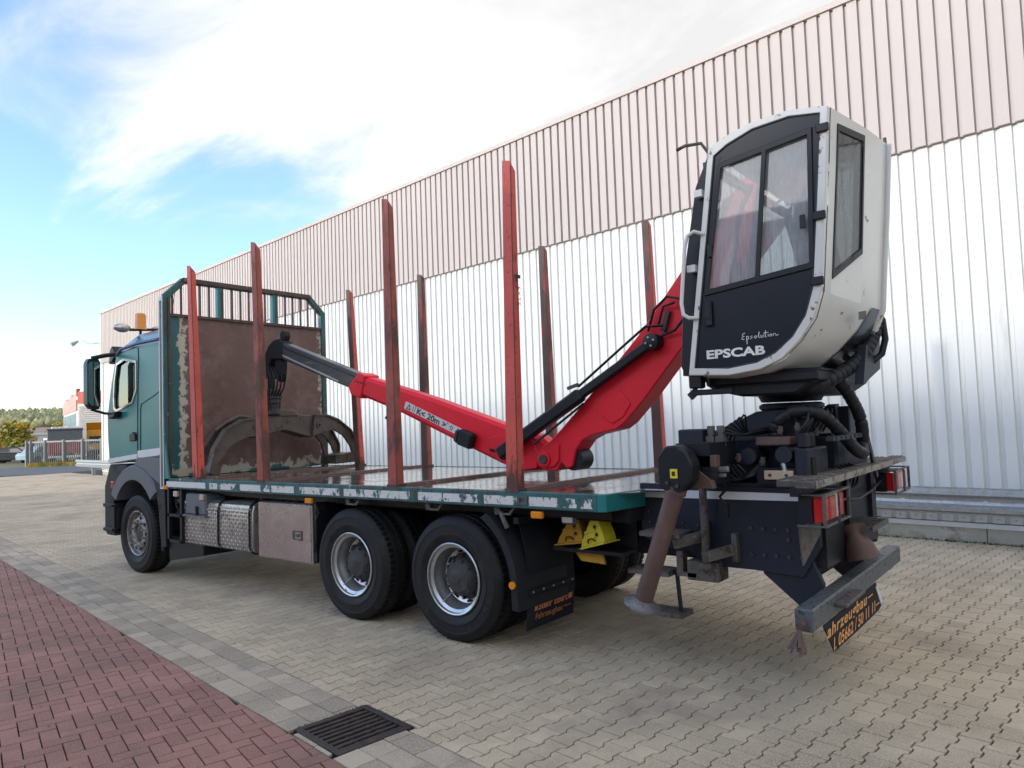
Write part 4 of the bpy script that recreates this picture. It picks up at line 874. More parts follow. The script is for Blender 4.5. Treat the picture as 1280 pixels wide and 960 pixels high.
# stakes -------------------------------------------------------------
def stake(x, left, lean, leany, ms, ztop, h0=1.30, w=.105):
    b = MB(); y0 = 0 if left else 2.45; s_ = 1 if left else -1
    def sec(t, z, cut=0):
        a = w*(1-.28*t); cx = x+lean*t; cy = y0+leany*t
        # U-channel with a hollow front corner: outer face, side face, small return lips
        return [(cx-a*.5, cy, z), (cx+a*.5, cy+.004, z-cut*.2), (cx+a*.5, cy+a*.95, z-cut), (cx-a*.5, cy+a*.95, z-cut)]
    if left:
        rings = [sec(0, h0-.0), sec(.5, (h0+ztop)/2), sec(1, ztop, .09)]
    else:
        rings = [sec(0, h0-.0), sec(.5, (h0+ztop)/2), sec(1, ztop, .06)]
    n = 4
    for i in range(2):
        for j in range(4):
            k = (j+1) % 4; b.cur = 1 if j == (0 if ms[1] else 9) else 0
            b.add([rings[i][j], rings[i][k], rings[i+1][k], rings[i+1][j]], [(0, 1, 2, 3)])
    b.cur = 0; b.add(rings[2], [(0, 1, 2, 3)])
    me = b.build('stake', [ms[0], ms[1] or ms[0]], TR)
    # dark corner groove where the channel is folded
    g_ = MB(); g_.bar((x+w*.5+.001, y0+.012, h0), (x+w*.36+lean+.001, y0+.012+leany, ztop-.06), .004, .010, (0, 1, 0)); g_.build('fold', 'stakeblack', me)
    f_ = MB(); f_.box(x-.065, x+.065, y0-.004 if left else y0-.02, y0+.115, h0-.012, h0+.02); f_.build('socket', 'brown', me)
    return me
stake(-4.22, True, -.10, 0, ('stake', 'stake'), 3.95)
stake(-2.82, True, -.07, 0, ('stakebrown', 'stakebrown'), 3.98)
stake(-.69, True, .0, 0, ('stakebrown', 'stakebrown'), 3.98)
s4 = stake(.71, True, .06, 0, ('stake', 'stake'), 3.97)
stake(-4.16, False, -.13, 0, ('stake', 'stakeblack'), 3.94)
stake(-2.76, False, -.0, 0, ('stakebrown', 'stakeblack'), 3.93)
stake(-.66, False, -.02, 0, ('stakebrown', 'stakeblack'), 3.95)
stake(.74, False, -.03, 0, ('stake', 'stakeblack'), 3.98)
b = MB(); b.box(.81, .812, .02, .085, 3.0, 3.03); b.build('dark_band', 'print', s4)
# stamped maker's lettering down the stake
q = text_mb('EXTE', .062, 0, lambda u, v, w: (.812, .035+v, 2.93-u), spacing=1.15); q.v = [(.8125+(z-2.9)*.02, y, z) for x, y, z in q.v]
part(q, 'stake_lettering', 'print', s4)
# rear panel under the crane -------------------------------------------
b = MB(); b.prism([(1.58, 1.34), (2.90, 1.335), (2.90, .95), (2.78, .74), (2.45, .76), (2.18, .76), (1.62, .92), (1.58, 1.0)], .50, .56); SP = part(b, 'side_panel', 'frame', bevel=.004)
b = MB(); b.prism([(1.585, 1.298), (2.875, 1.296), (2.875, 1.248), (1.585, 1.236)], .494, .50); b.build('white_stripe', 'whitestripe', SP)
b = MB(); b.box(1.6, 2.9, 2.02, 2.08, .76, 1.335); part(b, 'side_panel', 'frame')
b = MB(); b.box(1.92, 2.92, .562, 2.018, .80, 1.33); part(b, 'crane_subframe', 'black')
b = MB(); b.box(1.905, 2.9, .5, 2.08, 1.337, 1.36); part(b, 'top_plate', 'frame')
def bolt(b, x, y, z, r=.014): b.cone((x, y, z), (x, y-.014, z), r, n=6)
for k in range(5):
    for z in (1.05, .87):
        b = MB(); bolt(b, 2.44+k*.085, .50, z); b.build('bolt', 'hub', SP)
for x in (2.695, 2.78): b = MB(); bolt(b, x, .5, .985); b.build('bolt', 'hub', SP)
for x, z in ((1.66, 1.13), (1.66, 1.05), (1.74, .99), (1.82, 1.05), (1.93, 1.06), (2.05, 1.05)): b = MB(); bolt(b, x, .5, z, .011); b.build('bolt', 'hub', SP)
# brackets on the panel
for x0, zz in ((1.94, .98), (2.16, .90)):
    b = MB(); b.bar((x0, .30, zz-.05), (x0+.17, .44, zz), .03, .075); b.box(x0+.155, x0+.195, .44, .50, zz-.09, zz+.11); part(b, 'lug_bracket', 'dirtysteel', bevel=.003)
b = MB(); b.cone((2.14, .40, 1.45), (2.14, .40, .80), .028, n=12); b.box(2.09, 2.19, .36, .48, .76, .80); part(b, 'support_rod', 'dirtysteel')
b = MB(); b.box(1.98, 2.22, .42, .60, .66, .80); part(b, 'valve_block', 'dirtysteel', bevel=.005)
b = MB(); b.box(1.90, 1.95, .42, .50, .68, .86); b.box(1.95, 2.05, .42, .50, .68, .71); part(b, 'hook_bracket', 'dirtysteel')
# steps (grated) hanging from the panel
def grating(x0, x1, y0, y1, z, name='step'):
    b = MB(); b.ring([(x0, y0), (x1, y0), (x1, y1), (x0, y1)], [(x0+.012, y0+.012), (x1-.012, y0+.012), (x1-.012, y1-.012), (x0+.012, y1-.012)], z-.035, z, 'Z')
    n = int((x1-x0)/.03)
    for k in range(n): xx = x0+.012+k*(x1-x0-.024)/n; b.box(xx, xx+.010, y0+.012, y1-.012, z-.02, z-.002)
    for k in range(int((y1-y0)/.04)): yy = y0+.02+k*.04; b.box(x0+.012, x1-.012, yy, yy+.008, z-.02, z+.002)
    return part(b, name, 'dirtysteel')
grating(1.68, 2.0, .28, .50, 1.01); grating(1.50, 1.84, .40, .62, .70); grating(1.62, 1.92, .42, .62, .40)
for q0, q1, w_, h_ in (((1.52, .5, .68), (1.52, .5, .5), .02, .03), ((1.86, .5, .69), (1.88, .5, .40), .03, .02), ((1.56, .6, 1.0), (1.56, .6, .68), .05, .03), ((1.86, .58, .98), (1.86, .58, .7), .03, .03)):
    b = MB(); b.bar(q0, q1, w_, h_); part(b, 'step_strut', 'black')
# stabiliser
st = MB(); st.prism([(2.06, 1.40), (2.10, 1.355), (2.22, 1.345), (2.29, 1.42), (2.31, 1.53), (2.27, 1.61), (2.20, 1.655), (2.12, 1.65), (2.06, 1.58)], -.12, .02); ST = part(st, 'stabiliser', 'black', bevel=.012)
b = MB(); p0, p1 = Vector((2.17, -.05, 1.40)), Vector((1.86, -.03, .585)); b.cone(p0, p1, .062, .062, 24); b.build('leg', 'rustleg', ST, smooth=50)
d = (p1-p0).normalized(); b = MB(); b.cone(p0+d*.02, p0+d*.07, .072, n=24); b.cone(p1-d*.12, p1-d*.11, .064, n=24); b.build('collar', 'rustleg', ST, smooth=50)
b = MB(); b.tube([p1-d*.02+Vector((0, 0, 0)), p1+d*.0, p1+d*.018, p1+d*.034, p1+d*.05], [.06, .085, .125, .128, .105], 28); b.build('foot_plate', 'footsteel', ST, smooth=50)
b = MB(); b.box(2.155, 2.205, -.128, -.12, 1.44, 1.50); ob = b.build('sticker', 'sticker', ST)
b = MB(); b.box(2.168, 2.19, -.131, -.128, 1.455, 1.485); b.build('sticker_print', 'print', ST)
for x, z in ((2.13, 1.41), (2.20, 1.39)): b = MB(); b.cone((x, -.12, z), (x, -.135, z), .013, n=8); b.build('bolt', 'hub', ST)
b = MB(); b.cone((2.2, .02, 1.52), (2.22, 1.9, 1.52), .055, n=16); b.box(2.12, 2.36, .05, .5, 1.38, 1.66); part(b, 'stabiliser_beam', 'black')
b = MB(); b.prism([(2.12, 1.60), (2.36, 1.42), (2.38, 1.36), (2.16, 1.36)], .04, .10); b.box(2.22, 2.40, .05, .12, 1.50, 1.58); part(b, 'slide_bracket', 'rustleg', bevel=.005)
VB = MB(); VB.box(2.04, 2.22, .25, .42, 1.60, 1.75, .01); vb = part(VB, 'valve_cover', 'frame')
b = MB(); b.box(2.05, 2.17, .24, .3, 1.52, 1.60); b.box(2.05, 2.17, .25, .3, 1.62, 1.66); part(b, 'valve_bank', 'rustleg', bevel=.006)
for x in (2.26, 2.33): b = MB(); b.cone((x, .32, 1.66), (x, .32, 1.77), .028, n=10); b.box(x-.03, x+.03, .29, .35, 1.64, 1.70); part(b, 'hydraulic_fitting', 'dirtysteel')
b = MB(); b.tube([(2.32, .2, 1.5), (2.36, .2, 1.42), (2.36, .3, 1.34), (2.3, .32, 1.28), (2.33, .32, 1.22)], .01, 6); b.box(2.30, 2.36, .30, .33, 1.14, 1.24); part(b, 'inspection_lamp', 'black')
b = MB(); b.cone((2.28, .2, 1.47), (2.42, .2, 1.48), .02, n=8); b.cone((2.28, .2, 1.43), (2.40, .2, 1.44), .014, n=8); part(b, 'coupling', 'galv')
# crane base -----------------------------------------------------------
b = MB(); b.prism([(1.93, 1.36), (1.95, 1.67), (2.22, 1.76), (2.45, 1.86), (2.72, 1.87), (2.72, 1.36)], .70, .74); part(b, 'gusset_plate', 'frame', bevel=.006)
b = MB(); b.prism([(1.95, 1.36), (1.97, 1.66), (2.24, 1.66), (2.50, 1.66), (2.52, 1.40)], .56, .60); part(b, 'cover_plate', 'frame', bevel=.004)
b = MB(); b.loft([[(1.94, y, 1.63), (2.22, y, 1.745), (2.45, y, 1.85), (2.75, y, 1.87), (2.75, y, 1.80), (2.45, y, 1.78), (2.2, y, 1.66), (1.94, y, 1.58)] for y in (.745, 1.8)]); part(b, 'crane_base_cover', 'black', bevel=.005)
for i, (x, z) in enumerate(((2.465, 1.55), (2.71, 1.56))):
    b = MB(); b.cone((x, .45, z), (x, .93, z), .058, n=24); part(b, 'slewing_cylinder', 'blackgrey' if 0 else 'black', smooth=50)
    b = MB(); b.cone((x, .443, z), (x, .45, z), .056, n=24); part(b, 'cylinder_cap', 'frame')
b = MB(); b.tube([(2.70, .46, 1.50), (2.71, .45, 1.46), (2.71, .44, 1.44)], [.018, .014, .02], 8); part(b, 'grease_nipple', 'galv')
b = MB(); b.box(2.58, 2.77, .42, .45, 1.395, 1.455); o = part(b, 'pale_plate', 'pale', bevel=.003)
for x in (2.62, 2.73): b = MB(); b.cone((x, .42, 1.425), (x, .412, 1.425), .011, n=8); b.build('bolt', 'hub', o)
b = MB(); b.box(2.52, 2.80, .45, .56, 1.36, 1.47); part(b, 'plate_holder', 'black')
b = MB(); b.box(2.50, 2.74, .50, .75, 1.62, 1.68); part(b, 'rusty_block', 'rustleg', bevel=.008)
b = MB(); b.lathe([(.34, -.0), (.33, .04), (.28, .10), (.235, .22), (.22, .32), (.215, .50), (.24, .52), (.24, .545), (.215, .56)], (2.52, 1.27, 1.36), 40, 'Z'); part(b, 'column_base', 'frame', smooth=35)
b = MB(); b.box(2.78, 2.87, .44, .90, 1.36, 1.60, .012); part(b, 'side_tower', 'frame')
b = MB(); b.box(2.87, 2.88, .50, .58, 1.42, 1.54); part(b, 'tower_slot', 'dark')
b = MB(); b.box(2.70, 2.88, 1.10, 2.0, 1.36, 1.66, .02); part(b, 'side_tower', 'frame')
b = MB(); b.box(2.72, 2.86, 1.60, 2.05, 1.62, 1.88, .01); b.prism([(1.55, 1.62), (1.7, 1.62), (1.62, 1.9), (1.5, 1.88)], 2.70, 2.78, 'X'); part(b, 'hydraulic_tank_guard', 'frame')
for x, y in ((2.82, .53), (2.82, .64), (2.78, 1.30), (2.78, 1.46)):
    b = MB(); b.box(x-.035, x+.035, y-.045, y+.045, 1.60, 1.70, .012); part(b, 'hydraulic_fitting', 'plasticdark')
b = MB(); b.lathe([(.001, .14), (.05, .12), (.08, .06), (.09, 0)], (2.72, 1.22, 1.68), 16, 'Z'); part(b, 'accumulator', 'dirtysteel', smooth=50)
def hose(pts, r, n=14, pitch=.055, m='plasticdark', name='hose'):
    """spiral-wrapped hose bundle: a tube whose radius steps with each wrap"""
    P = [Vector(p) for p in pts]; fine = []
    for i in range(len(P)-1):
        a = P[max(i-1, 0)]; c = P[i]; d = P[i+1]; e = P[min(i+2, len(P)-1)]
        for k in range(12):
            t = k/12; fine.append(.5*((2*c)+(d-a)*t+(2*a-5*c+4*d-e)*t*t+(3*c-a-3*d+e)*t**3))
    fine.append(P[-1]); L = 0; pp = []; rr = []; last = fine[0]; acc = 0
    for i in range(len(fine)-1):
        seg = (fine[i+1]-fine[i]).length; k = max(1, int(seg/.009))
        for j in range(k):
            p = fine[i].lerp(fine[i+1], j/k); acc = L+seg*j/k; ph = (acc % pitch)/pitch; pp.append(p); rr.append(r*(1.0 if ph > .2 else .80)*(1+.09*ph))
        L += seg
    b = MB(); b.tube(pp, rr, n); return part(b, name, m, smooth=60)
hose([(2.62, .62, 1.66), (2.62, .60, 1.76), (2.74, .62, 1.85), (2.88, .75, 1.82), (2.96, .95, 1.68), (3.0, 1.10, 1.57), (3.02, 1.25, 1.53), (2.98, 1.38, 1.60)], .042)
hose([(2.93, 1.0, 2.08), (2.97, 1.15, 1.96), (3.0, 1.30, 1.80), (3.0, 1.36, 1.64), (2.96, 1.42, 1.50)], .042)
hose([(2.55, .80, 2.04), (2.70, .70, 2.00), (2.88, .74, 2.03), (3.0, .95, 2.12), (3.08, 1.15, 2.24), (3.13, 1.34, 2.42), (3.15, 1.42, 2.66)], .048)
b = MB(); b.tube([(3.12, 1.36, 2.62), (3.18, 1.38, 2.50), (3.19, 1.38, 2.36), (3.165, 1.36, 2.25), (3.10, 1.32, 2.19), (3.0, 1.2, 2.20), (2.95, 1.1, 2.25)], .024, 10); part(b, 'hose', 'black', smooth=60)
b = MB(); b.prism([(.95, 2.02), (1.5, 2.15), (1.55, 2.42), (1.1, 2.3)], 3.06, 3.12, 'X'); part(b, 'grey_bracket', 'frame')
random.seed(21)
def thin(pts, r=.009, m='black'):
    P = [Vector(p) for p in pts]; f = []
    for i in range(len(P)-1):
        a, c, d, e = P[max(i-1, 0)], P[i], P[i+1], P[min(i+2, len(P)-1)]
        for k in range(6): t = k/6; f.append(.5*((2*c)+(d-a)*t+(2*a-5*c+4*d-e)*t*t+(3*c-a-3*d+e)*t**3))
    f.append(P[-1]); b = MB(); b.tube(f, r, 6); part(b, 'hydraulic_hose', m, smooth=60)
for k in range(7):
    y = .34+k*.03; thin([(2.20+.02*k, y, 1.62), (2.32+.02*k, y-.04, 1.72+.02*k), (2.45, y+.05, 1.70), (2.55+.02*k, .62+.03*k, 1.74), (2.66, .8+.03*k, 1.70)], .008+.002*(k % 2))
for k in range(5): thin([(2.30+.03*k, .36, 1.50), (2.34+.03*k, .40, 1.40+.01*k), (2.44, .44, 1.40), (2.56, .52, 1.46+.02*k)], .008)
for k in range(6): thin([(2.78, .55+.12*k, 1.70), (2.84, .56+.12*k, 1.78+.01*k), (2.80, .70+.11*k, 1.86), (2.68, .85+.1*k, 1.80)], .010, 'plasticdark')
for k in range(4): thin([(2.90, 1.0+.1*k, 1.45), (2.96, 1.0+.1*k, 1.40), (2.93, 1.05+.1*k, 1.28), (2.86, 1.1, 1.2)], .010)
for x, y, z in ((2.26, .34, 1.46), (2.34, .33, 1.62), (2.42, .38, 1.52), (2.55, .48, 1.49), (2.66, .55, 1.70), (2.76, .60, 1.72), (2.83, .80, 1.68)):
    b = MB(); b.cone((x, y, z), (x+.01, y-.01, z+.05), .016, n=6); b.cone((x+.002, y-.002, z+.015), (x+.004, y-.004, z+.03), .022, n=6); part(b, 'hose_fitting', random.choice(('galv', 'dirtysteel', 'rustleg')))
# slewing neck
b = MB(); b.lathe([(.22, 0), (.235, .03), (.26, .07), (.30, .10), (.30, .14), (.2, .14)], (2.52, 1.27, 1.93), 36, 'Z'); part(b, 'slewing_ring', 'black', smooth=40)
b = MB(); b.prism([(2.12, 2.10), (2.20, 2.02), (2.40, 1.97), (2.78, 1.97), (2.92, 2.06), (2.96, 2.14), (2.12, 2.16)], .55, 1.95); part(b, 'slewing_platform', 'black', bevel=.015)
# rear platform ----------------------------------------------------------
for y0, y1, x0, x1, z in ((-.04, 2.60, 2.93, 3.05, 1.43), (.12, 2.62, 2.76, 2.90, 1.42)):
    b = MB(); b.box(x0, x1, y0, y1, z-.045, z, .006)
    for k in range(3): xx = x0+.02+k*(x1-x0-.04)/2.6; b.box(xx, xx+.018, y0+.01, y1-.01, z, z+.006)
    o = part(b, 'platform_board', 'plank')
    b = MB(); b.box(x1, x1+.004, y0, y1, z-.043, z-.002); b.build('board_edge', 'woodgrey', o)
b = MB(); b.box(2.88, 2.93, .0, 2.55, 1.33, 1.38); part(b, 'platform_bearer', 'black')
b = MB(); b.bar((2.99, .52, 1.66), (2.99, 1.50, 1.66), .045, .03); b.bar((3.0, 1.48, 1.66), (3.03, 1.58, 1.33), .05, .02, (1, 0, 0)); b.bar((2.88, .52, 1.66), (2.88, .52, 1.40), .03, .03); part(b, 'hose_guard', 'frame')
for k in range(7): b = MB(); b.cone((3.014, .60+k*.12, 1.66), (3.016, .60+k*.12, 1.66), .012, n=8); part(b, 'guard_hole', 'dark')
# lamps
for y0, s_ in ((.04, 1), (2.05, 1)):
    b = MB(); y1 = y0+.56; b.ring([(y0, 1.145), (y1, 1.145), (y1, 1.345), (y0, 1.345)], [(y0+.012, 1.157), (y1-.012, 1.157), (y1-.012, 1.333), (y0+.012, 1.333)], 3.055, 3.075, 'X')
    for yy in (y0+.006, y1-.006):
        for zz in (1.151, 1.339): b.bar((2.9, yy, zz), (3.056, yy, zz), .012, .012)
    b.mi = b.mi; TL = part(b, 'tail_light', 'dirtysteel', bevel=.002)
    b = MB(); b.box(2.91, 2.99, y0+.02, y1-.02, 1.165, 1.325); b.build('housing', 'black', TL)
    for a, c, m in ((.05, .20, 'redlens'), (.20, .34, 'orangelens'), (.34, .40, 'whitelens'), (.40, .52, 'redlens')):
        b = MB(); b.box(2.99, 3.052, y0+a-.02, y0+c-.024, 1.170, 1.320, .008); b.build('lens', m, TL)
    b = MB(); b.bar((3.08, y0+.27, 1.15), (3.08, y0+.27, 1.34), .012, .012, (1, 0, 0)); b.build('guard_bar', 'dirtysteel', TL)
b = MB(); b.prism([(.06, 1.14), (.50, 1.14), (.48, 1.04), (.10, .90)], 2.90, 2.91, 'X'); part(b, 'light_bracket', 'dirtysteel')
b = MB(); b.tube([(2.95, .6, 1.25), (2.98, 1.2, 1.2), (2.98, 1.6, 1.22), (2.95, 2.1, 1.26)], .012, 6); part(b, 'cable', 'black')
for ya in (1.05, 1.75): b = MB(); b.box(2.86, 2.95, ya, ya+.10, 1.0, 1.36); part(b, 'light_post', 'black')
grating(2.88, 3.10, 1.05, 1.55, 1.02)
# rear cross member / tow jaw / bumper
b = MB(); b.box(2.60, 2.80, .562, 2.018, .70, 1.0); part(b, 'rear_cross_member', 'black')
for y in (.52, 1.60):
    b = MB(); b.prism([(2.52, .80), (2.80, .98), (2.84, .86), (2.90, .70), (2.89, .54), (2.74, .54), (2.50, .74)], y, y+.05); part(b, 'bumper_bracket', 'frame', bevel=.006)
    b = MB(); b.box(2.86, 2.95, y-.03, y+.10, .55, .62); part(b, 'bracket_block', 'rustleg')
b = MB(); b.tube([(2.95, 1.10, 1.0), (2.97, 1.08, .95), (3.0, 1.06, .88), (3.02, 1.06, .80)], [.10, .06, .10, .12], 16); part(b, 'tow_hook_cup', 'rustleg', smooth=50)
b = MB(); b.box(2.89, 3.0, -.07, 2.40, .545, .680, .01); BP = part(b, 'bumper_beam', 'greybar')
b = MB(); b.box(3.0, 3.08, .36, .82, .605, .63, .006); b.build('step_plate', 'dirtysteel', BP)
b = MB(); b.cone((2.94, -.07, .60), (2.94, -.115, .59), .022, n=10); b.build('end_bolt', 'rustleg', BP)
b = MB()
for k in range(16): a = random.uniform(-.6, .6); b.bar((2.93, -.11, .57), (2.93+.08*math.sin(a), -.17+random.uniform(-.05, .03), .45+random.uniform(-.02, .05)), .016, .003)
b.build('frayed_strap', 'rustleg', BP)
# lettered flap under the bumper
fl = MB(); a0, a1 = .50, 1.98
pl = [(a0, .515), (a1-.05, .53), (a1-.02, .30), (a1-.22, .33), (a0+.55, .24), (a0+.16, .275)]
fl.prism([(.10, .55), (1.46, .55), (1.64, .36), (1.50, .335), (.85, .335), (.30, .345)], 2.998, 3.004, 'X'); FL = part(fl, 'lettered_flap', 'flap', BP) if False else fl.build('lettered_flap', 'flap', BP)
def rear_txt(y, z, ht, w, sl=0): return lambda u, v, k: (3.0065, y+u, z+v+sl*u)
q = text_mb('ahrzeugbau', .105, 0, rear_txt(.16, .458, 0, 0), shear=.2, spacing=1.1, width=1.0, bold=.002); q.box(3.0045, 3.0065, 1.20, 1.34, .485, .492); q.build('lettering', 'orangeprint', BP)
q = text_mb('l. 05662 / 50 11 11', .105, 0, rear_txt(.28, .358, 0, 0), shear=.2, spacing=1.02, width=1.12, bold=.002); q.box(3.0045, 3.0065, 1.42, 1.53, .385, .392); q.build('lettering', 'orangeprint', BP)
b = MB(); b.prism([(1.44, .52), (1.49, .52), (1.63, .38), (1.58, .36)], 3.004, 3.008, 'X'); b.build('flap_clip', 'whitestripe', BP)
# mudguard and lettered flap behind the rear wheel
b = MB(); ri = []
for i in range(13):
    t = R(58-i*5.2); r0 = .64
    c, s_ = math.cos(t), math.sin(t); ri.append([(r0*c+.03, .0, .53+r0*s_), (r0*c+.09, .0, .53+(r0+.05)*s_), (r0*c+.10, .03, .53+(r0+.05)*s_), (r0*c+.10, .68, .53+(r0+.05)*s_), (r0*c+.05, .68, .53+r0*s_), (r0*c+.035, .03, .53+r0*s_)])
ri.append([(p[0]+.005, p[1], p[2]-.12) for p in ri[-1]])
b.loft(ri); MG = part(b, 'rear_mudguard', 'plasticdark', smooth=35)
b = MB(); b.loft([[(.66, y, 1.05), (.72, y, .80), (.735, y, .45), (.70, y, .17), (.705, y, .17), (.742, y, .45), (.727, y, .80), (.667, y, 1.05)] for y in (.13, .30, .55, .80)]); MF = part(b, 'mud_flap', 'flap', smooth=60)
b = MB(); b.bar((.738, .14, .475), (.738, .80, .475), .01, .02); MFb = b.build('flap_strip', 'plasticdark', MF)
for k in range(5):
    b = MB(); p = Vector((.742, .19+k*.14, .475)); b.cone(p, p+Vector((.008, 0, 0)), .01, n=6); b.build('rivet', 'galv', MF)
def mf(y, z): 
    def f(u, v, k):
        zz = z+v; return (.7055+(zz-.17)/(.28)*.037+.0035, y+u, zz)
    return f
q = text_mb('Stehr Ebert', .085, 0, mf(.27, .315), spacing=1.0, width=.42, bold=.003); q.v += []; q.build('lettering', 'orangefaded', MF)
q = MB(); f_ = mf(.0, 0); q.add([f_(.22, .315, 0), f_(.26, .315, 0), f_(.26, .36, 0), f_(.22, .36, 0), f_(.70, .318, 0), f_(.76, .318, 0), f_(.76, .365, 0), f_(.70, .365, 0)], [(0, 1, 2, 3), (4, 5, 6, 7)]); q.build('lettering_mark', 'orangefaded', MF)
q = text_mb('Fahrzeugbau', .075, 0, mf(.24, .240), width=.38); q.add([f_(.64, .262, 0), f_(.75, .262, 0), f_(.75, .268, 0), f_(.64, .268, 0)], [(0, 1, 2, 3)]); q.build('lettering', 'orangefaded', MF)
b = MB(); b.cone((.69, .0, .56), (.69, -.018, .56), .03, n=16); part(b, 'round_reflector', 'amber')
b = MB(); b.bar((.70, .05, 1.06), (.70, .85, 1.06), .05, .05); part(b, 'flap_bar', 'black')
b = MB(); b.tube([(.55, .05, 1.12), (.60, .03, 1.05), (.62, .04, 1.0)], .02, 8); part(b, 'flap_hinge', 'dirtysteel')
# reversing lamp behind the mud flap
b = MB(); b.box(1.02, 1.15, .22, .27, 1.03, 1.15, .012); WLm = part(b, 'work_lamp', 'dirtysteel')
b = MB(); b.box(1.035, 1.135, .21, .22, 1.045, 1.135, .008); b.build('lens', 'vanwhite', WLm)
# shelf carrying the chocks
b = MB(); b.box(.86, 1.50, .32, .56, .80, .825); b.box(.84, 1.50, .57, .60, .8, 1.10); part(b, 'chock_shelf', 'black')
b = MB(); b.prism([(1.02, .79), (1.28, .79), (1.30, .71), (1.08, .72)], .40, .42); part(b, 'orange_plate', 'ochre')
def chock(loc, rot, m, label):
    t = thing('wheel_chock', loc, label, 'wheel chock', 'wheel chocks stowed under the deck'); t.rotation_euler = rot; BASE[t.name] = Matrix.Identity(4)
    b = MB(); b.prism([(0, 0), (.26, 0), (.26, .05), (.235, .22), (.19, .22), (.03, .05)], -.02, .13); b.build('body', m, t, bevel=.006)
    b = MB(); b.box(.05, .18, -.035, -.02, .045, .06); b.box(.09, .2, -.035, -.02, .10, .115); b.build('rib', m, t)
    b = MB(); b.box(-.02, .28, -.03, .14, -.012, .0); b.build('sole', m, t)
    b = MB(); b.tube([(.1, -.03, .02), (.12, -.045, .05), (.16, -.045, .05), (.18, -.03, .02)], .005, 6); b.build('handle', 'black', t)
    for k in range(2): b = MB(); b.cone((.20, -.023, .07+k*.06), (.20, -.027, .07+k*.06), .015, n=10); b.build('hole', 'print', t)
chock((.86, .40, .84), (0, R(-8), R(0)), 'ochre', 'orange wheel chock stowed below the square work lamp')
chock((1.12, .36, .83), (0, R(-16), R(-8)), 'yellow', 'bright yellow wheel chock in front of the dark side panel')
# crane booms ---------------------------------------------------------
def by(x, o=0): return 1.43+.052*x+o
def bprism(poly, o0, o1, name, m, parent=TR, bevel=.012, smooth=None):
    b = MB(); n = len(poly); vs = [(x, by(x, o0), z) for x, z in poly]+[(x, by(x, o1), z) for x, z in poly]
    b.add(vs, [tuple(range(n)), tuple(range(2*n-1, n-1, -1))]+[(i, i+n, (i+1) % n+n, (i+1) % n) for i in range(n)]); return b.build(name, m, parent, bevel=bevel, smooth=smooth)
main = [(2.40, 4.02), (1.97, 3.60), (1.59, 3.11), (1.38, 2.86), (1.15, 2.59), (.92, 2.36), (.60, 2.05), (.29, 1.76), (.15, 1.64), (.03, 1.57), (-.02, 1.48), (.02, 1.40), (.10, 1.36), (.23, 1.36), (.29, 1.44), (.34, 1.38), (.41, 1.40), (.45, 1.55), (.53, 1.65), (.64, 1.70), (.90, 1.75), (.99, 1.81), (1.19, 2.01), (1.55, 2.42), (2.05, 2.98), (2.60, 3.62), (2.66, 3.85)]
LB = bprism(main, -.13, .13, 'lower_boom', 'boomred', bevel=.010)
def strip_on(poly, o, name, m, parent, t=.006): return bprism(poly, o-t, o, name, m, parent, 0)
# welded stiffener plate and rim
bprism([(.13, 1.56), (.05, 1.50), (.03, 1.43), (.10, 1.385), (.21, 1.40), (.27, 1.46), (.28, 1.62), (.20, 1.64)], -.148, -.13, 'elbow_plate', 'boomred', LB, .006)
b = MB(); c = Vector((.10, by(.1, -.175), 1.475)); b.cone(c, c+Vector((0, .35, 0)), .045, n=20); b.build('elbow_pin', 'hub', LB, smooth=40)
b = MB(); c = Vector((.10, by(.1, -.155), 1.475)); b.lathe([(.046, -.006), (.075, -.004), (.078, .01)], tuple(c), 24); b.build('pin_boss', 'boomred', LB, smooth=40)
b = MB(); c = Vector((.40, by(.4, -.10), 1.47)); b.cone(c, c+Vector((0, .2, 0)), .11, n=20); b.build('knuckle', 'black', LB, smooth=40)
bprism([(.80, 2.0), (.75, 1.88), (.86, 1.80), (.98, 1.86), (1.06, 1.98), (.96, 2.12)], -.140, -.13, 'stiffener', 'boomred', LB, .008)
# outer boom
outer = [(-2.54, 2.485), (-1.39, 2.15), (-.31, 1.79), (.02, 1.70), (.13, 1.62), (.17, 1.52), (.10, 1.40), (-.0, 1.365), (-.22, 1.35), (-.48, 1.43), (-.95, 1.62), (-1.92, 2.02), (-2.66, 2.275), (-2.70, 2.34)]
OB = bprism(outer, -.105, .105, 'outer_boom', 'boomred', bevel=.036)
bprism([(-2.56, 2.52), (-2.44, 2.475), (-2.52, 2.20), (-2.70, 2.26), (-2.74, 2.36)], -.12, .12, 'boom_collar', 'boomred', OB, .012)
bprism([(-.62, 1.70), (-.32, 1.74), (-.05, 1.66), (.02, 1.50), (-.02, 1.38), (-.22, 1.358), (-.50, 1.46)], -.116, -.105, 'side_plate', 'boomred', OB, .006)
for k in range(4):
    b = MB(); x, z = -2.60+.05*k, 2.42-.015*k; b.cone((x, by(x, -.12), z), (x, by(x, -.132), z), .010, n=6); b.build('bolt', 'print', OB)
b = MB(); c = Vector((-.40, by(-.4, -.125), 1.545)); b.lathe([(.001, -.03), (.05, -.03), (.078, -.022), (.08, .02)], tuple(c), 24); b.build('cylinder_eye', 'black', OB, smooth=40)
for k in range(4):
    t = k*1.57+.6; b = MB(); p = c+Vector((.05*math.cos(t), -.03, .05*math.sin(t))); b.cone(p, p+Vector((0, -.006, 0)), .009, n=6); b.build('bolt', 'galv', OB)
bprism([(-.60, 1.585), (-.53, 1.575), (-.52, 1.545), (-.59, 1.555)], -.12, -.106, 'slot', 'dark', OB, 0)
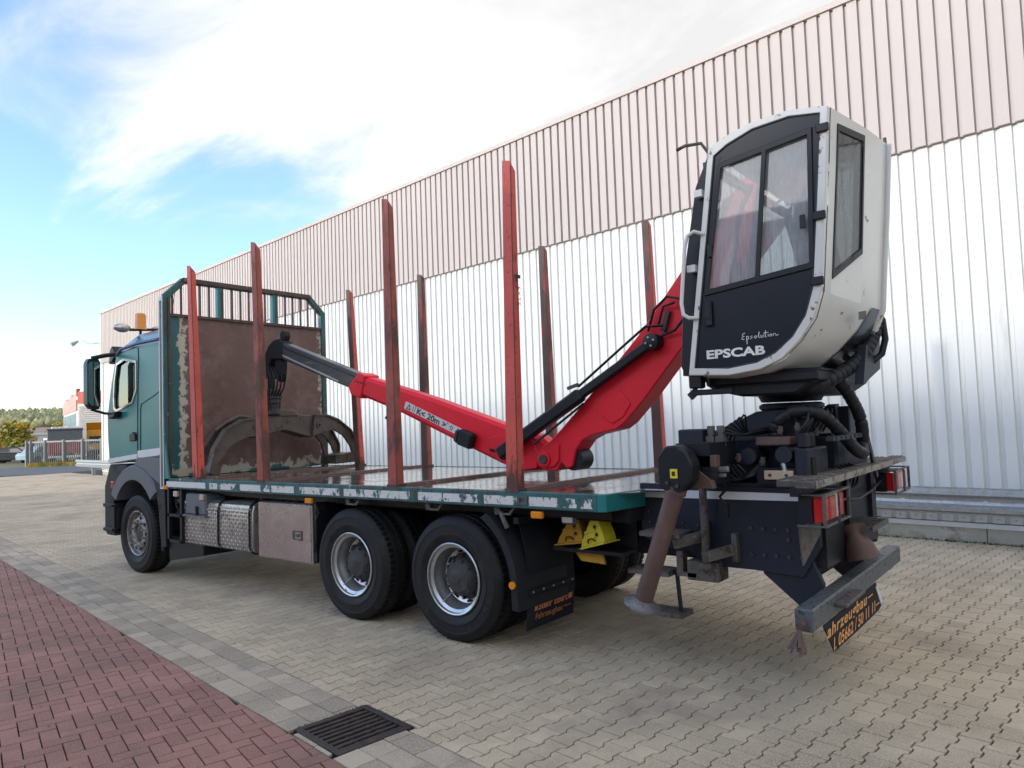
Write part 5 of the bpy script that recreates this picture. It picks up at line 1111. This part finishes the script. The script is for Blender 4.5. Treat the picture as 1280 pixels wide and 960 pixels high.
b = MB(); b.M = Matrix.Translation((-.86, by(-.86, -.16), 1.685)) @ Matrix.Rotation(R(18), 4, 'Y'); b.box(-.115, .09, -.045, .055, -.085, .085, .02); b.M = Matrix.Identity(4); LM = b.build('work_lamp', 'black', OB)
b = MB(); b.M = Matrix.Translation((-.86, by(-.86, -.16), 1.685)) @ Matrix.Rotation(R(18), 4, 'Y'); b.prism([(-.115, -.07), (-.115, .07), (-.15, .055), (-.15, -.055)], -.04, .045); b.M = Matrix.Identity(4); b.build('lamp_shroud', 'print', OB)
# white label with warning marks along the outer boom
d0 = Vector((-1.80, 2.095)); d1 = Vector((-.93, 1.735)); dd = (d1-d0).normalized(); nn_ = Vector((-dd.y, dd.x)) if dd.x > 0 else dd; hh = .042
bprism([tuple(d0-nn_*hh), tuple(d1-nn_*hh), tuple(d1+nn_*hh), tuple(d0+nn_*hh)], -.109, -.105, 'warning_label', 'label', OB, 0)
def lab(off, v0): 
    def f(u, v, w): p = d0+dd*(off+u)+nn_*(v+v0); return (p.x, by(p.x, -.1105), p.y)
    return f
q = text_mb('K< 20m >', .095, 0, lab(.20, -.033), width=.46, bold=.003); q.build('label_text', 'print', OB)
q = MB()
def tri(o, s_, inner=.55):
    f = lab(o, 0); A_ = [f(0, -.03*s_, 0), f(.07*s_, -.03*s_, 0), f(.035*s_, .034*s_, 0)]; c_ = [f(.018*s_, -.02*s_, 0), f(.052*s_, -.02*s_, 0), f(.035*s_, .012*s_, 0)]
    q.add(A_+c_, [(0, 1, 4, 3), (1, 2, 5, 4), (2, 0, 3, 5)])
tri(.03, 1.1); f = lab(.13, 0)
for a in range(2): q.add([f(a*.03, -.03, 0), f(a*.03+.008, -.03, 0), f(a*.03+.012, .03, 0), f(a*.03+.004, .03, 0)], [(0, 1, 2, 3)])
f = lab(.74, 0); star = []
for k in range(10): t = math.pi/2+k*math.pi/5; r_ = .034 if k % 2 == 0 else .016; star.append(f(r_*math.cos(t), r_*math.sin(t), 0))
ci = [f(.6*.022*math.cos(math.pi/2+k*math.pi/5), .6*.022*math.sin(math.pi/2+k*math.pi/5), 0) for k in range(10)]
q.add(star+ci, [(k, (k+1) % 10, 10+(k+1) % 10, 10+k) for k in range(10)]); f = lab(.84, 0)
ri_ = [f(.022*math.cos(k*.628), .030*math.sin(k*.628), 0) for k in range(10)]; rj_ = [f(.013*math.cos(k*.628), .020*math.sin(k*.628), 0) for k in range(10)]
q.add(ri_+rj_, [(k, (k+1) % 10, 10+(k+1) % 10, 10+k) for k in range(10)]); q.build('label_marks', 'print', OB)
b = MB(); b.tube([(-2.05, by(-2.05, -.07), 2.06), (-2.07, by(-2.07, -.1), 1.99), (-2.12, by(-2.12, -.1), 1.95)], .018, 8); b.build('hook', 'black', OB)
# telescopic extension
ext = [(-4.16, 3.065), (-2.5, 2.47), (-2.62, 2.29), (-4.06, 2.80), (-4.12, 2.80)]
EX = bprism(ext, -.075, .075, 'boom_extension', 'blackgrey', bevel=.014)
bprism([(-4.10, 2.99), (-2.58, 2.455), (-2.585, 2.445), (-4.10, 2.97)], -.080, -.075, 'guide_rail', 'black', EX, 0)
bprism([(-4.05, 2.865), (-2.95, 2.45), (-2.955, 2.43), (-4.05, 2.845)], -.082, -.075, 'slide_rail', 'galv', EX, 0)
bprism([(-4.04, 3.04), (-4.10, 3.09), (-4.22, 3.08), (-4.33, 3.02), (-4.41, 2.92), (-4.44, 2.72), (-4.40, 2.56), (-4.36, 2.56), (-4.37, 2.68), (-4.28, 2.82), (-4.04, 2.80)], -.09, .09, 'boom_tip', 'black', EX, .012)
bprism([(-4.14, 3.06), (-4.14, 3.16), (-4.10, 3.20), (-4.05, 3.19), (-4.03, 3.12), (-4.07, 3.04)], -.05, .05, 'tip_stop', 'black', EX, .01)
bprism([(-4.25, 2.84), (-4.10, 2.80), (-4.12, 2.60), (-4.17, 2.50), (-4.22, 2.52), (-4.28, 2.66)], -.05, .05, 'tip_link', 'black', EX, .015)
# jib cylinder between the booms
CYL = MB(); a_, c_ = Vector((-.24-.16, by(-.3, -.21), 1.53)), Vector((1.34, by(1.34, -.21), 2.515)); m1 = a_.lerp(c_, .57)
CYL.bar(a_, m1, .11, .125); C1 = part(CYL, 'boom_cylinder', 'black', bevel=.02)
b = MB(); b.bar(m1-Vector((.05, 0, .03)), c_, .08, .085); b.build('cylinder_rod', 'black', C1, bevel=.015)
b = MB(); b.lathe([(.001, -.06), (.04, -.06), (.072, -.05), (.075, .07)], (c_.x, c_.y, c_.z), 24); b.build('cylinder_head', 'black', C1, smooth=40)
for k in range(4):
    t = k*1.57+.3; b = MB(); p = Vector((c_.x+.04*math.cos(t), c_.y-.06, c_.z+.04*math.sin(t))); b.cone(p, p+Vector((0, -.008, 0)), .010, n=6); b.build('bolt', 'galv', C1)
b = MB(); b.tube([m1+Vector((-.02, -.02, .07)), m1+Vector((.10, -.02, .15)), c_+Vector((-.30, -.02, -.02)), c_+Vector((-.05, -.03, .14)), c_+Vector((.12, -.03, .13))], .012, 6); b.tube([m1+Vector((.02, 0, -.09)), a_+Vector((.45, 0, .10))], .012, 6); b.build('hydraulic_pipe', 'black', C1, smooth=60)
b = MB(); b.bar(m1+Vector((-.14, -.02, .06)), m1+Vector((-.02, -.02, .09)), .03, .03); b.build('valve', 'dirtysteel', C1)
hs = MB(); hs.tube([(1.28, by(1.28, -.17), 2.62), (1.36, by(1.36, -.2), 2.80), (1.50, by(1.5, -.22), 2.90), (1.64, by(1.6, -.2), 2.86), (1.66, by(1.6, -.2), 2.72), (1.55, by(1.55, -.2), 2.60), (1.40, by(1.4, -.18), 2.56)], .013, 8); hs.tube([(1.38, by(1.4, -.17), 2.66), (1.45, by(1.45, -.2), 2.82), (1.56, by(1.5, -.21), 2.84)], .012, 8); hs.build('hose_loop', 'black', LB, smooth=60)
b = MB(); b.bar((1.42, by(1.42, -.16), 2.60), (1.48, by(1.48, -.16), 2.78), .05, .04); b.build('hose_clamp', 'hub', LB)
bprism([(1.76, 3.30), (1.70, 3.20), (1.98, 3.48), (2.1, 3.72), (1.96, 3.60)], -.14, -.132, 'dark_decal', 'black', LB, 0)
# column top behind the cab
b = MB(); b.prism([(2.45, 2.10), (2.95, 2.10), (2.88, 2.9), (2.78, 3.55), (2.50, 3.75), (2.42, 3.55), (2.56, 2.9)], 1.585, 1.62); b.box(2.58, 2.80, 1.62, 1.80, 2.1, 3.2); part(b, 'crane_column', 'black', bevel=.01)
b = MB(); b.cone((2.45, 1.78, 2.35), (1.85, 1.78, 3.15), .07, n=16); part(b, 'lift_cylinder', 'black', smooth=40)
# grapple --------------------------------------------------------------
GX = -4.50; gy = by(-4.4)
b = MB(); b.lathe([(.09, .0), (.11, .02), (.11, .08), (.085, .10), (.085, .16), (.10, .17), (.10, .22), (.05, .24)], (-4.40, gy, 2.06), 24, 'Z'); RT = part(b, 'rotator', 'hub', smooth=40)
b = MB(); b.box(-4.46, -4.30, gy-.09, gy+.10, 2.28, 2.42, .015); b.build('rotator_block', 'hub', RT)
b = MB(); b.box(-4.45, -4.36, gy-.04, gy+.04, 2.40, 2.62, .015); b.build('hanger_link', 'black', RT)
b = MB()
for k in range(5):
    y = gy-.1+k*.04; b.tube([(-4.34, y, 2.74), (-4.20+.03*k, y-.05, 2.58), (-4.22+.02*k, y-.05, 2.42), (-4.32, y, 2.32)], .010, 6)
for k in range(6): y = gy-.09+k*.035; b.tube([(-4.34, y, 2.30), (-4.33, y-.01, 2.2), (-4.36, y, 2.10)], .009, 6)
b.build('hose_bundle', 'black', RT, smooth=60)
def gp(poly, x0, x1, name, m='grapple', parent=None, bev=.01):
    b = MB(); b.prism(poly, x0, x1, 'X'); return b.build(name, m, parent or TR, bevel=bev)
GR = gp([(.86, 1.98), (.98, 2.04), (1.16, 2.08), (1.25, 2.15), (1.52, 2.15), (1.62, 2.07), (1.82, 2.06), (1.94, 1.98), (1.98, 1.84), (1.82, 1.74), (1.60, 1.80), (1.38, 1.86), (1.16, 1.82), (.98, 1.76), (.84, 1.84)], GX-.13, GX+.13, 'grapple')
gp([(1.24, 2.13), (1.20, 2.05), (1.60, 2.05), (1.53, 2.13)], GX+.125, GX+.15, 'cross_plate', parent=GR)
# claws: front pair left, rear pair right, each a curved tine
LC_out = [(.98, 2.03), (.70, 2.01), (.47, 1.89), (.31, 1.65), (.235, 1.36), (.30, 1.33)]
LC_in = [(.96, 1.80), (.78, 1.78), (.60, 1.72), (.47, 1.60), (.36, 1.46), (.33, 1.33)]
RC_out = [(1.84, 2.05), (2.02, 2.06), (2.23, 1.99), (2.46, 1.83), (2.585, 1.62), (2.575, 1.36)]
RC_in = [(1.80, 1.76), (1.98, 1.82), (2.16, 1.845), (2.34, 1.75), (2.46, 1.60), (2.51, 1.48)]
for (o_, i_, xo) in ((LC_out, LC_in, .14), (LC_out, LC_in, -.22), (RC_out, RC_in, .14), (RC_out, RC_in, -.22)):
    b = MB(); n = len(o_); x0, x1 = GX+xo, GX+xo+.04
    dy = 0 if xo > 0 else .06*(1 if o_ is LC_out else -1)
    for i in range(n-1):
        b.add([(x, y+dy, z) for x in (x0, x1) for y, z in (o_[i], o_[i+1], i_[i+1], i_[i])], [(0, 1, 2, 3), (7, 6, 5, 4), (0, 4, 5, 1), (1, 5, 6, 2), (2, 6, 7, 3), (3, 7, 4, 0)])
    b.build('claw', 'grapple', GR)
    rim = MB(); 
    for i in range(n-1): rim.bar((GX+xo+.02, o_[i][0]+dy, o_[i][1]), (GX+xo+.02, o_[i+1][0]+dy, o_[i+1][1]), .10, .022, (0, 1, 0) if abs(o_[i][1]-o_[i+1][1]) < abs(o_[i][0]-o_[i+1][0]) else (0, 1, 0))
    rim.build('claw_rim', 'grapple', GR)
gp([(2.19, 1.34), (2.57, 1.35), (2.56, 1.48), (2.50, 1.50), (2.21, 1.47)], GX-.20, GX+.18, 'claw_tip', parent=GR)
gp([(.235, 1.33), (.40, 1.31), (.42, 1.42), (.30, 1.44)], GX-.20, GX+.16, 'claw_tip', parent=GR)
b = MB(); b.prism([(2.05, 1.84), (2.20, 1.72), (2.26, 1.34), (2.22, 1.34), (2.12, 1.66), (1.98, 1.80)], GX-.10, GX-.06, 'X'); b.build('inner_tine', 'grapple', GR)
for y, z in ((.90, 1.92), (1.90, 1.915)):
    b = MB(); b.cone((GX-.24, y, z), (GX+.20, y, z), .038, n=18); b.build('claw_pin', 'grapple', GR, smooth=40)
    b = MB(); b.cone((GX+.20, y, z), (GX+.205, y, z), .018, n=12); b.build('pin_bore', 'dark', GR)
b = MB(); b.cone((GX, .86, 1.98), (GX, 1.95, 1.99), .05, n=16); b.build('grapple_cylinder', 'hub', GR, smooth=40)
b = MB(); b.tube([(GX+.1, .9, 2.04), (GX+.1, .70, 2.06), (GX+.05, .55, 1.98), (GX+.02, .42, 1.88)], .03, 8); b.build('cylinder_link', 'grapple', GR, smooth=50)
# small grab bin behind the grapple
b = MB(); b.box(-4.75, -4.70, 2.62, 2.64, 1.30, 1.98); b.box(-4.75, -4.70, 2.76, 2.78, 1.30, 1.98); b.box(-4.75, -4.70, 2.62, 2.78, 1.90, 1.93)
# operator cab ----------------------------------------------------------
Y0 = .35
outl = [(2.105, 2.135), (2.335, 3.73), (2.45, 3.785), (2.65, 3.835), (2.90, 3.845), (3.15, 3.80), (3.11, 3.30), (3.075, 2.94), (3.045, 2.62), (2.99, 2.45), (2.89, 2.31), (2.77, 2.20), (2.62, 2.14), (2.40, 2.115)]
doorl = [(2.155, 2.185), (2.375, 3.67), (2.47, 3.725), (2.655, 3.785), (2.90, 3.80), (3.095, 3.765), (3.055, 3.30), (3.02, 2.94), (2.99, 2.64), (2.935, 2.47), (2.845, 2.34), (2.73, 2.245), (2.60, 2.19), (2.40, 2.165)]
def bulge(y):
    k = (y-.35)/.95; return .05+.10*min(1, k*1.6), .05*min(1, k*2)
b = MB(); b.ring(outl, doorl, Y0-.012, Y0+.04); OC = part(b, 'operator_cab', 'cabrust', smooth=30, bevel=.006)
# shell: loft of profile rings; end facet left open for its window
ys = [.39, .46, .88, 1.08, 1.30]
def sec(y):
    gx = {.39: .004, .46: .022, .88: .106, 1.08: .13, 1.30: .15}[y]; dz = {.39: 0, .46: -.015, .88: -.045, 1.08: -.05, 1.30: -.05}[y]
    o = []
    for i, (x, z) in enumerate(outl):
        fx = max(0, min(1, (x-2.45)/.6)); o.append((x+gx*fx, y, z+(dz if z < 2.7 else dz*.5+.0)))
    return o
rg = [sec(y) for y in ys]; n = len(outl); b = MB(); vs = [v for r in rg for v in r]; fs = []
for i in range(len(ys)-1):
    for j in range(n):
        k = (j+1) % n
        if j == 0: continue                          # the side towards the boom is glazed
        if i == 1 and j in (5, 6, 7): continue       # rear corner window
        fs.append((i*n+j, i*n+k, (i+1)*n+k, (i+1)*n+j))
b.add(vs, fs)
# frame round the corner window opening
A0, A1 = rg[1][5:9], rg[2][5:9]
def lerp3(a, c, t): return tuple(a[i]+(c[i]-a[i])*t for i in range(3))
L_ = [lerp3(A0[0], A0[3], .0), lerp3(A0[0], A0[1], 1), A0[2], A0[3]]; Rr = [A1[0], A1[1], A1[2], A1[3]]
wi = [lerp3(lerp3(A0[0], A1[0], .04), lerp3(A0[1], A1[1], .04), .20), lerp3(lerp3(A0[0], A1[0], .90), lerp3(A0[1], A1[1], .90), .16),
      lerp3(lerp3(A0[2], A1[2], .95), lerp3(A0[1], A1[1], .95), .04), lerp3(lerp3(A0[2], A1[2], .04), lerp3(A0[3], A1[3], .04), .62)]
top = [A0[0], A1[0]]; 
b.add([A0[0], A1[0], A1[3], A0[3]]+wi+[A0[1], A0[2], A1[1], A1[2]], [(0, 1, 5, 4), (1, 10, 5), (10, 11, 6, 5), (11, 2, 6), (2, 3, 7, 6), (3, 9, 7), (9, 8, 4, 7), (8, 0, 4)])
SH = b.build('shell', 'cabwhite', OC, smooth=32)
nrm = (Vector(wi[1])-Vector(wi[0])).cross(Vector(wi[3])-Vector(wi[0])).normalized(); nrm = nrm if nrm.x > 0 else -nrm
b = MB(); b.add([Vector(w)-nrm*.004 for w in wi], [(0, 1, 2, 3)]); b.build('corner_window', 'dark_glass', OC)
b = MB(); cw = sum((Vector(w) for w in wi), Vector())/4; ow = [Vector(w)+(Vector(w)-cw)*.05+nrm*.007 for w in wi]; iw = [Vector(w)-(Vector(w)-cw)*.05+nrm*.007 for w in wi]
b.add(ow+iw+[v-nrm*.01 for v in ow], [(k, (k+1) % 4, 4+(k+1) % 4, 4+k) for k in range(4)]+[(k, 8+k, 8+(k+1) % 4, (k+1) % 4) for k in range(4)]); b.build('window_seal', 'black', OC)
# dark side window at the foot of the shell (curved lower screen)
i_ = 2
b = MB(); rows = [[], [], []]; ff = {8: 1.0, 9: .45, 10: .2, 11: .3, 12: .9}
for j in (8, 9, 10, 11, 12):
    off = Vector((.007, 0, -.007)); q0 = Vector(rg[2][j]).lerp(Vector(rg[3][j]), ff[j])+off; q1 = Vector(rg[3][j])+off; q2 = Vector(rg[3][j]).lerp(Vector(rg[4][j]), .72)+off
    for r_, q in zip(rows, (q0, q1, q2)): r_.append(q)
b.add(rows[0]+rows[1]+rows[2], [(k, k+1, 5+k+1, 5+k) for k in range(4)]+[(5+k, 5+k+1, 10+k+1, 10+k) for k in range(4)]); b.build('foot_window', 'dark_glass' if 0 else 'carblack', OC, smooth=40)
b = MB(); b.tube([Vector(v)+Vector((.008, 0, -.004)) for v in rg[4][5:14]], .022, 8); b.build('shell_rim', 'cabwhite', OC, smooth=50)
b = MB(); x0_, y0_ = 3.165, .80; b.add([(3.168, .72, 2.50), (3.188, .85, 2.52), (3.18, .86, 2.46), (3.162, .74, 2.45)], [(0, 1, 2, 3)]); b.build('vent_plate', 'dirtysteel', OC)
# door
wl_ = [(2.262, 2.70), (2.405, 3.60), (3.035, 3.68), (3.0, 2.78)]      # window opening outline in the door
b = MB(); n = 14
# lower panel, header and stiles
lower = [doorl[0], (2.243, 2.78), (2.262, 2.735), (3.0, 2.815), doorl[8], doorl[9], doorl[10], doorl[11], doorl[12], doorl[13]]
lower = [doorl[0], (2.232, 2.70), (2.262, 2.70), (2.998, 2.78), (3.004, 2.78), doorl[8], doorl[9], doorl[10], doorl[11], doorl[12], doorl[13]]
b.prism(lower, Y0, Y0+.03)
b.prism([(2.232, 2.705), (2.262, 2.705), (2.405, 3.60), doorl[1]], Y0, Y0+.03)
b.prism([(2.405, 3.602), (3.035, 3.68), (3.087, 3.69), doorl[5], doorl[4], doorl[3], doorl[2], doorl[1]], Y0, Y0+.03)
b.prism([(2.999, 2.785), (3.006, 2.785), doorl[7], doorl[6], (3.087, 3.688), (3.035, 3.678)], Y0, Y0+.03)
DO = b.build('door', 'door', OC)
b = MB(); b.tube([(x, Y0-.004, z) for x, z in doorl], .008, 6, True); b.build('door_seal', 'print', OC)
cen = Vector((2.67, 3.19)); wo_ = [tuple(Vector(p)+(Vector(p)-cen)*.02) for p in wl_]; wi_ = [tuple(Vector(p)-(Vector(p)-cen)*.07) for p in wl_]
b = MB(); b.ring(wo_, wi_, Y0-.014, Y0); b.build('window_frame', 'black', OC, bevel=.003)
tb, tt = (2.628, 2.775), (2.725, 3.60)
b = MB(); b.bar((2.632, Y0-.006, 2.74), (2.728, Y0-.006, 3.62), .018, .028, (1, 0, 0)); b.build('mullion', 'black', OC)
b = MB(); b.add([(2.262, Y0+.012, 2.70), (2.63, Y0+.012, 2.74), (2.725, Y0+.012, 3.64), (2.405, Y0+.012, 3.60)], [(0, 1, 2, 3)]); b.build('door_glass', 'misted_glass', OC)
b = MB(); b.add([(2.63, Y0+.02, 2.74), (2.998, Y0+.02, 2.78), (3.035, Y0+.02, 3.68), (2.725, Y0+.02, 3.64)], [(0, 1, 2, 3)]); b.build('door_glass', 'misted_glass', OC)
for x, z in ((2.315, 3.0), (2.955, 3.08)): b = MB(); b.box(x-.018, x+.018, Y0-.03, Y0-.014, z-.045, z+.045, .004); b.build('window_catch', 'black', OC)
for x, z in ((3.12, 3.66), (3.07, 3.10), (3.035, 2.68)):
    b = MB(); b.box(x-.05, x+.03, Y0-.035, Y0-.012, z-.028, z+.028, .006); b.build('hinge', 'black', OC)
b = MB(); b.box(2.255, 2.305, Y0-.03, Y0, 2.47, 2.65, .008); b.build('door_handle', 'black', OC)
b = MB(); b.box(2.262, 2.298, Y0-.036, Y0-.03, 2.52, 2.63, .002); b.build('handle_grip', 'plasticdark', OC)
# lettering on the door
dslope = .0
q = text_mb('EPSCAB', .082, 0, lambda u, v, w: (2.245+u, Y0-.0035, 2.243+v), width=.415, bold=.003); q.build('lettering', 'whiteprint', OC)
# handwritten word drawn as strokes
def stroke(pts, w=.005):
    f = [(2.50+x*.235, Y0-.0035, 2.337+y*.075+x*.006) for x, y in pts]; q = MB(); q.tube(f, w*.55, 5); return q
ink = MB()
for st_ in ([(0.12, .78), (.05, .72), (.04, .55), (.10, .50), (.03, .42), (.02, .25), (.09, .2)], [(.16, .45), (.17, -.25)], [(.16, .45), (.22, .45), (.22, .2), (.17, .18)], [(.33, .45), (.27, .38), (.33, .28), (.27, .18)], [(.42, .42), (.38, .3), (.42, .18), (.47, .3), (.43, .42)],
            [(.54, .75), (.51, .4), (.53, .18)], [(.58, .42), (.58, .2), (.64, .2), (.65, .42)], [(.72, .78), (.70, .2), (.74, .2)], [(.66, .55), (.80, .58)], [(.79, .42), (.79, .2)], [(.86, .42), (.83, .3), (.86, .18), (.90, .3), (.87, .42)], [(.93, .2), (.94, .42), (1.0, .38), (1.01, .2), (1.08, .28)]):
    s1 = stroke(st_); ink.add(s1.v, s1.f)
ink.build('lettering', 'whiteprint', OC)
# handrail and lugs
b = MB(); b.tube([(2.27, Y0-.01, 3.13), (2.22, Y0-.06, 3.15), (2.17, Y0-.06, 3.13), (2.145, Y0-.06, 3.05), (2.10, Y0-.06, 2.65), (2.11, Y0-.06, 2.57), (2.15, Y0-.06, 2.54), (2.20, Y0-.01, 2.54)], .014, 10); b.build('handrail', 'cabwhite', OC, smooth=60)
for x, z in ((2.265, 3.43), (2.185, 2.90)): b = MB(); b.box(x-.05, x+.01, Y0-.02, Y0+.03, z-.025, z+.025); b.build('lug', 'cabwhite', OC)
# black glazed guard towards the boom
b = MB(); b.tube([(2.31, 1.26, 3.70), (2.20, 1.26, 3.50), (2.10, 1.26, 3.0), (2.06, 1.26, 2.70), (2.02, 1.26, 2.20)], .02, 8); b.build('guard_bar', 'black', OC)
for ya, yb in ((Y0+.05, Y0+.09),):
    b = MB(); b.prism([(2.335, 3.73), (2.30, 3.70), (2.20, 3.50), (2.10, 3.0), (2.06, 2.70), (2.02, 2.20), (2.06, 2.14), (2.10, 2.14)], ya, yb); b.build('front_guard', 'black', OC, bevel=.006)
b = MB(); 
for z, x in ((3.66, 2.27), (2.17, 2.035)): b.box(x-.02, x+.04, Y0+.09, 1.24, z-.03, z+.02)
b.build('guard_bar', 'black', OC)
b = MB(); b.add([(2.29, Y0+.09, 3.68), (2.10, Y0+.09, 3.0), (2.03, Y0+.09, 2.2), (2.03, 1.24, 2.2), (2.10, 1.24, 3.0), (2.29, 1.24, 3.68)], [(0, 1, 4, 5), (1, 2, 3, 4)]); b.build('front_screen', 'window_glass', OC)
b = MB(); b.prism(outl, 1.30, 1.33); 
fr_ = MB(); fr_.ring(outl, [(x+(2.65-x)*.16, z+(3.05-z)*.12) for x, z in outl], 1.30, 1.33); fr_.build('far_frame', 'black', OC)
b = MB(); b.prism([(x+(2.65-x)*.15, z+(3.05-z)*.11) for x, z in outl], 1.31, 1.314); b.build('far_window', 'dark_glass' if 0 else 'window_glass', OC)
b = MB(); b.tube([(2.30, .42, 3.74), (2.26, .40, 3.81), (2.16, .34, 3.80), (2.10, .33, 3.78)], .012, 8); b.build('wiper_arm', 'dirtysteel', OC)
b = MB(); b.tube([(2.80, .8, 3.83), (2.79, .8, 3.88), (2.82, .8, 3.90), (2.85, .8, 3.88), (2.84, .8, 3.83)], .008, 6); b.build('lifting_eye', 'dirtysteel', OC)
b = MB(); b.cone((3.28, 1.34, 3.74), (3.28, 1.34, 3.84), .012, n=8); b.build('roof_pin', 'dirtysteel', OC)
# seat and console inside
b = MB(); b.box(2.62, 2.95, .62, 1.02, 2.42, 2.56, .05); b.box(2.86, 2.99, .62, 1.02, 2.55, 3.15, .05); b.build('seat', 'plasticdark', OC)
b = MB(); b.box(2.4, 2.6, .5, .6, 2.3, 2.75, .03); b.cone((2.45, .55, 2.75), (2.43, .55, 2.92), .015, .025, 8); b.box(2.4, 2.6, 1.0, 1.1, 2.3, 2.75, .03); b.build('joystick_console', 'plasticdark', OC)
# under the cab
b = MB(); b.box(2.18, 2.95, .5, 1.25, 2.055, 2.12); part(b, 'cab_mount', 'black', bevel=.01)
b = MB(); b.box(2.09, 2.18, .36, .46, 2.04, 2.14, .01); b.box(2.10, 2.40, .38, .44, 1.99, 2.03, .006); b.bar((2.08, .40, 1.98), (2.14, .40, 2.03), .03, .05); b.tube([(2.38, .4, 2.02), (2.44, .4, 1.98), (2.50, .4, 2.04)], .004, 5); part(b, 'work_lamp', 'black')
b = MB(); b.tube([(2.20, .42, 2.12), (2.21, .42, 2.06), (2.26, .42, 2.03)], .009, 6); part(b, 'cable', 'plasticdark')
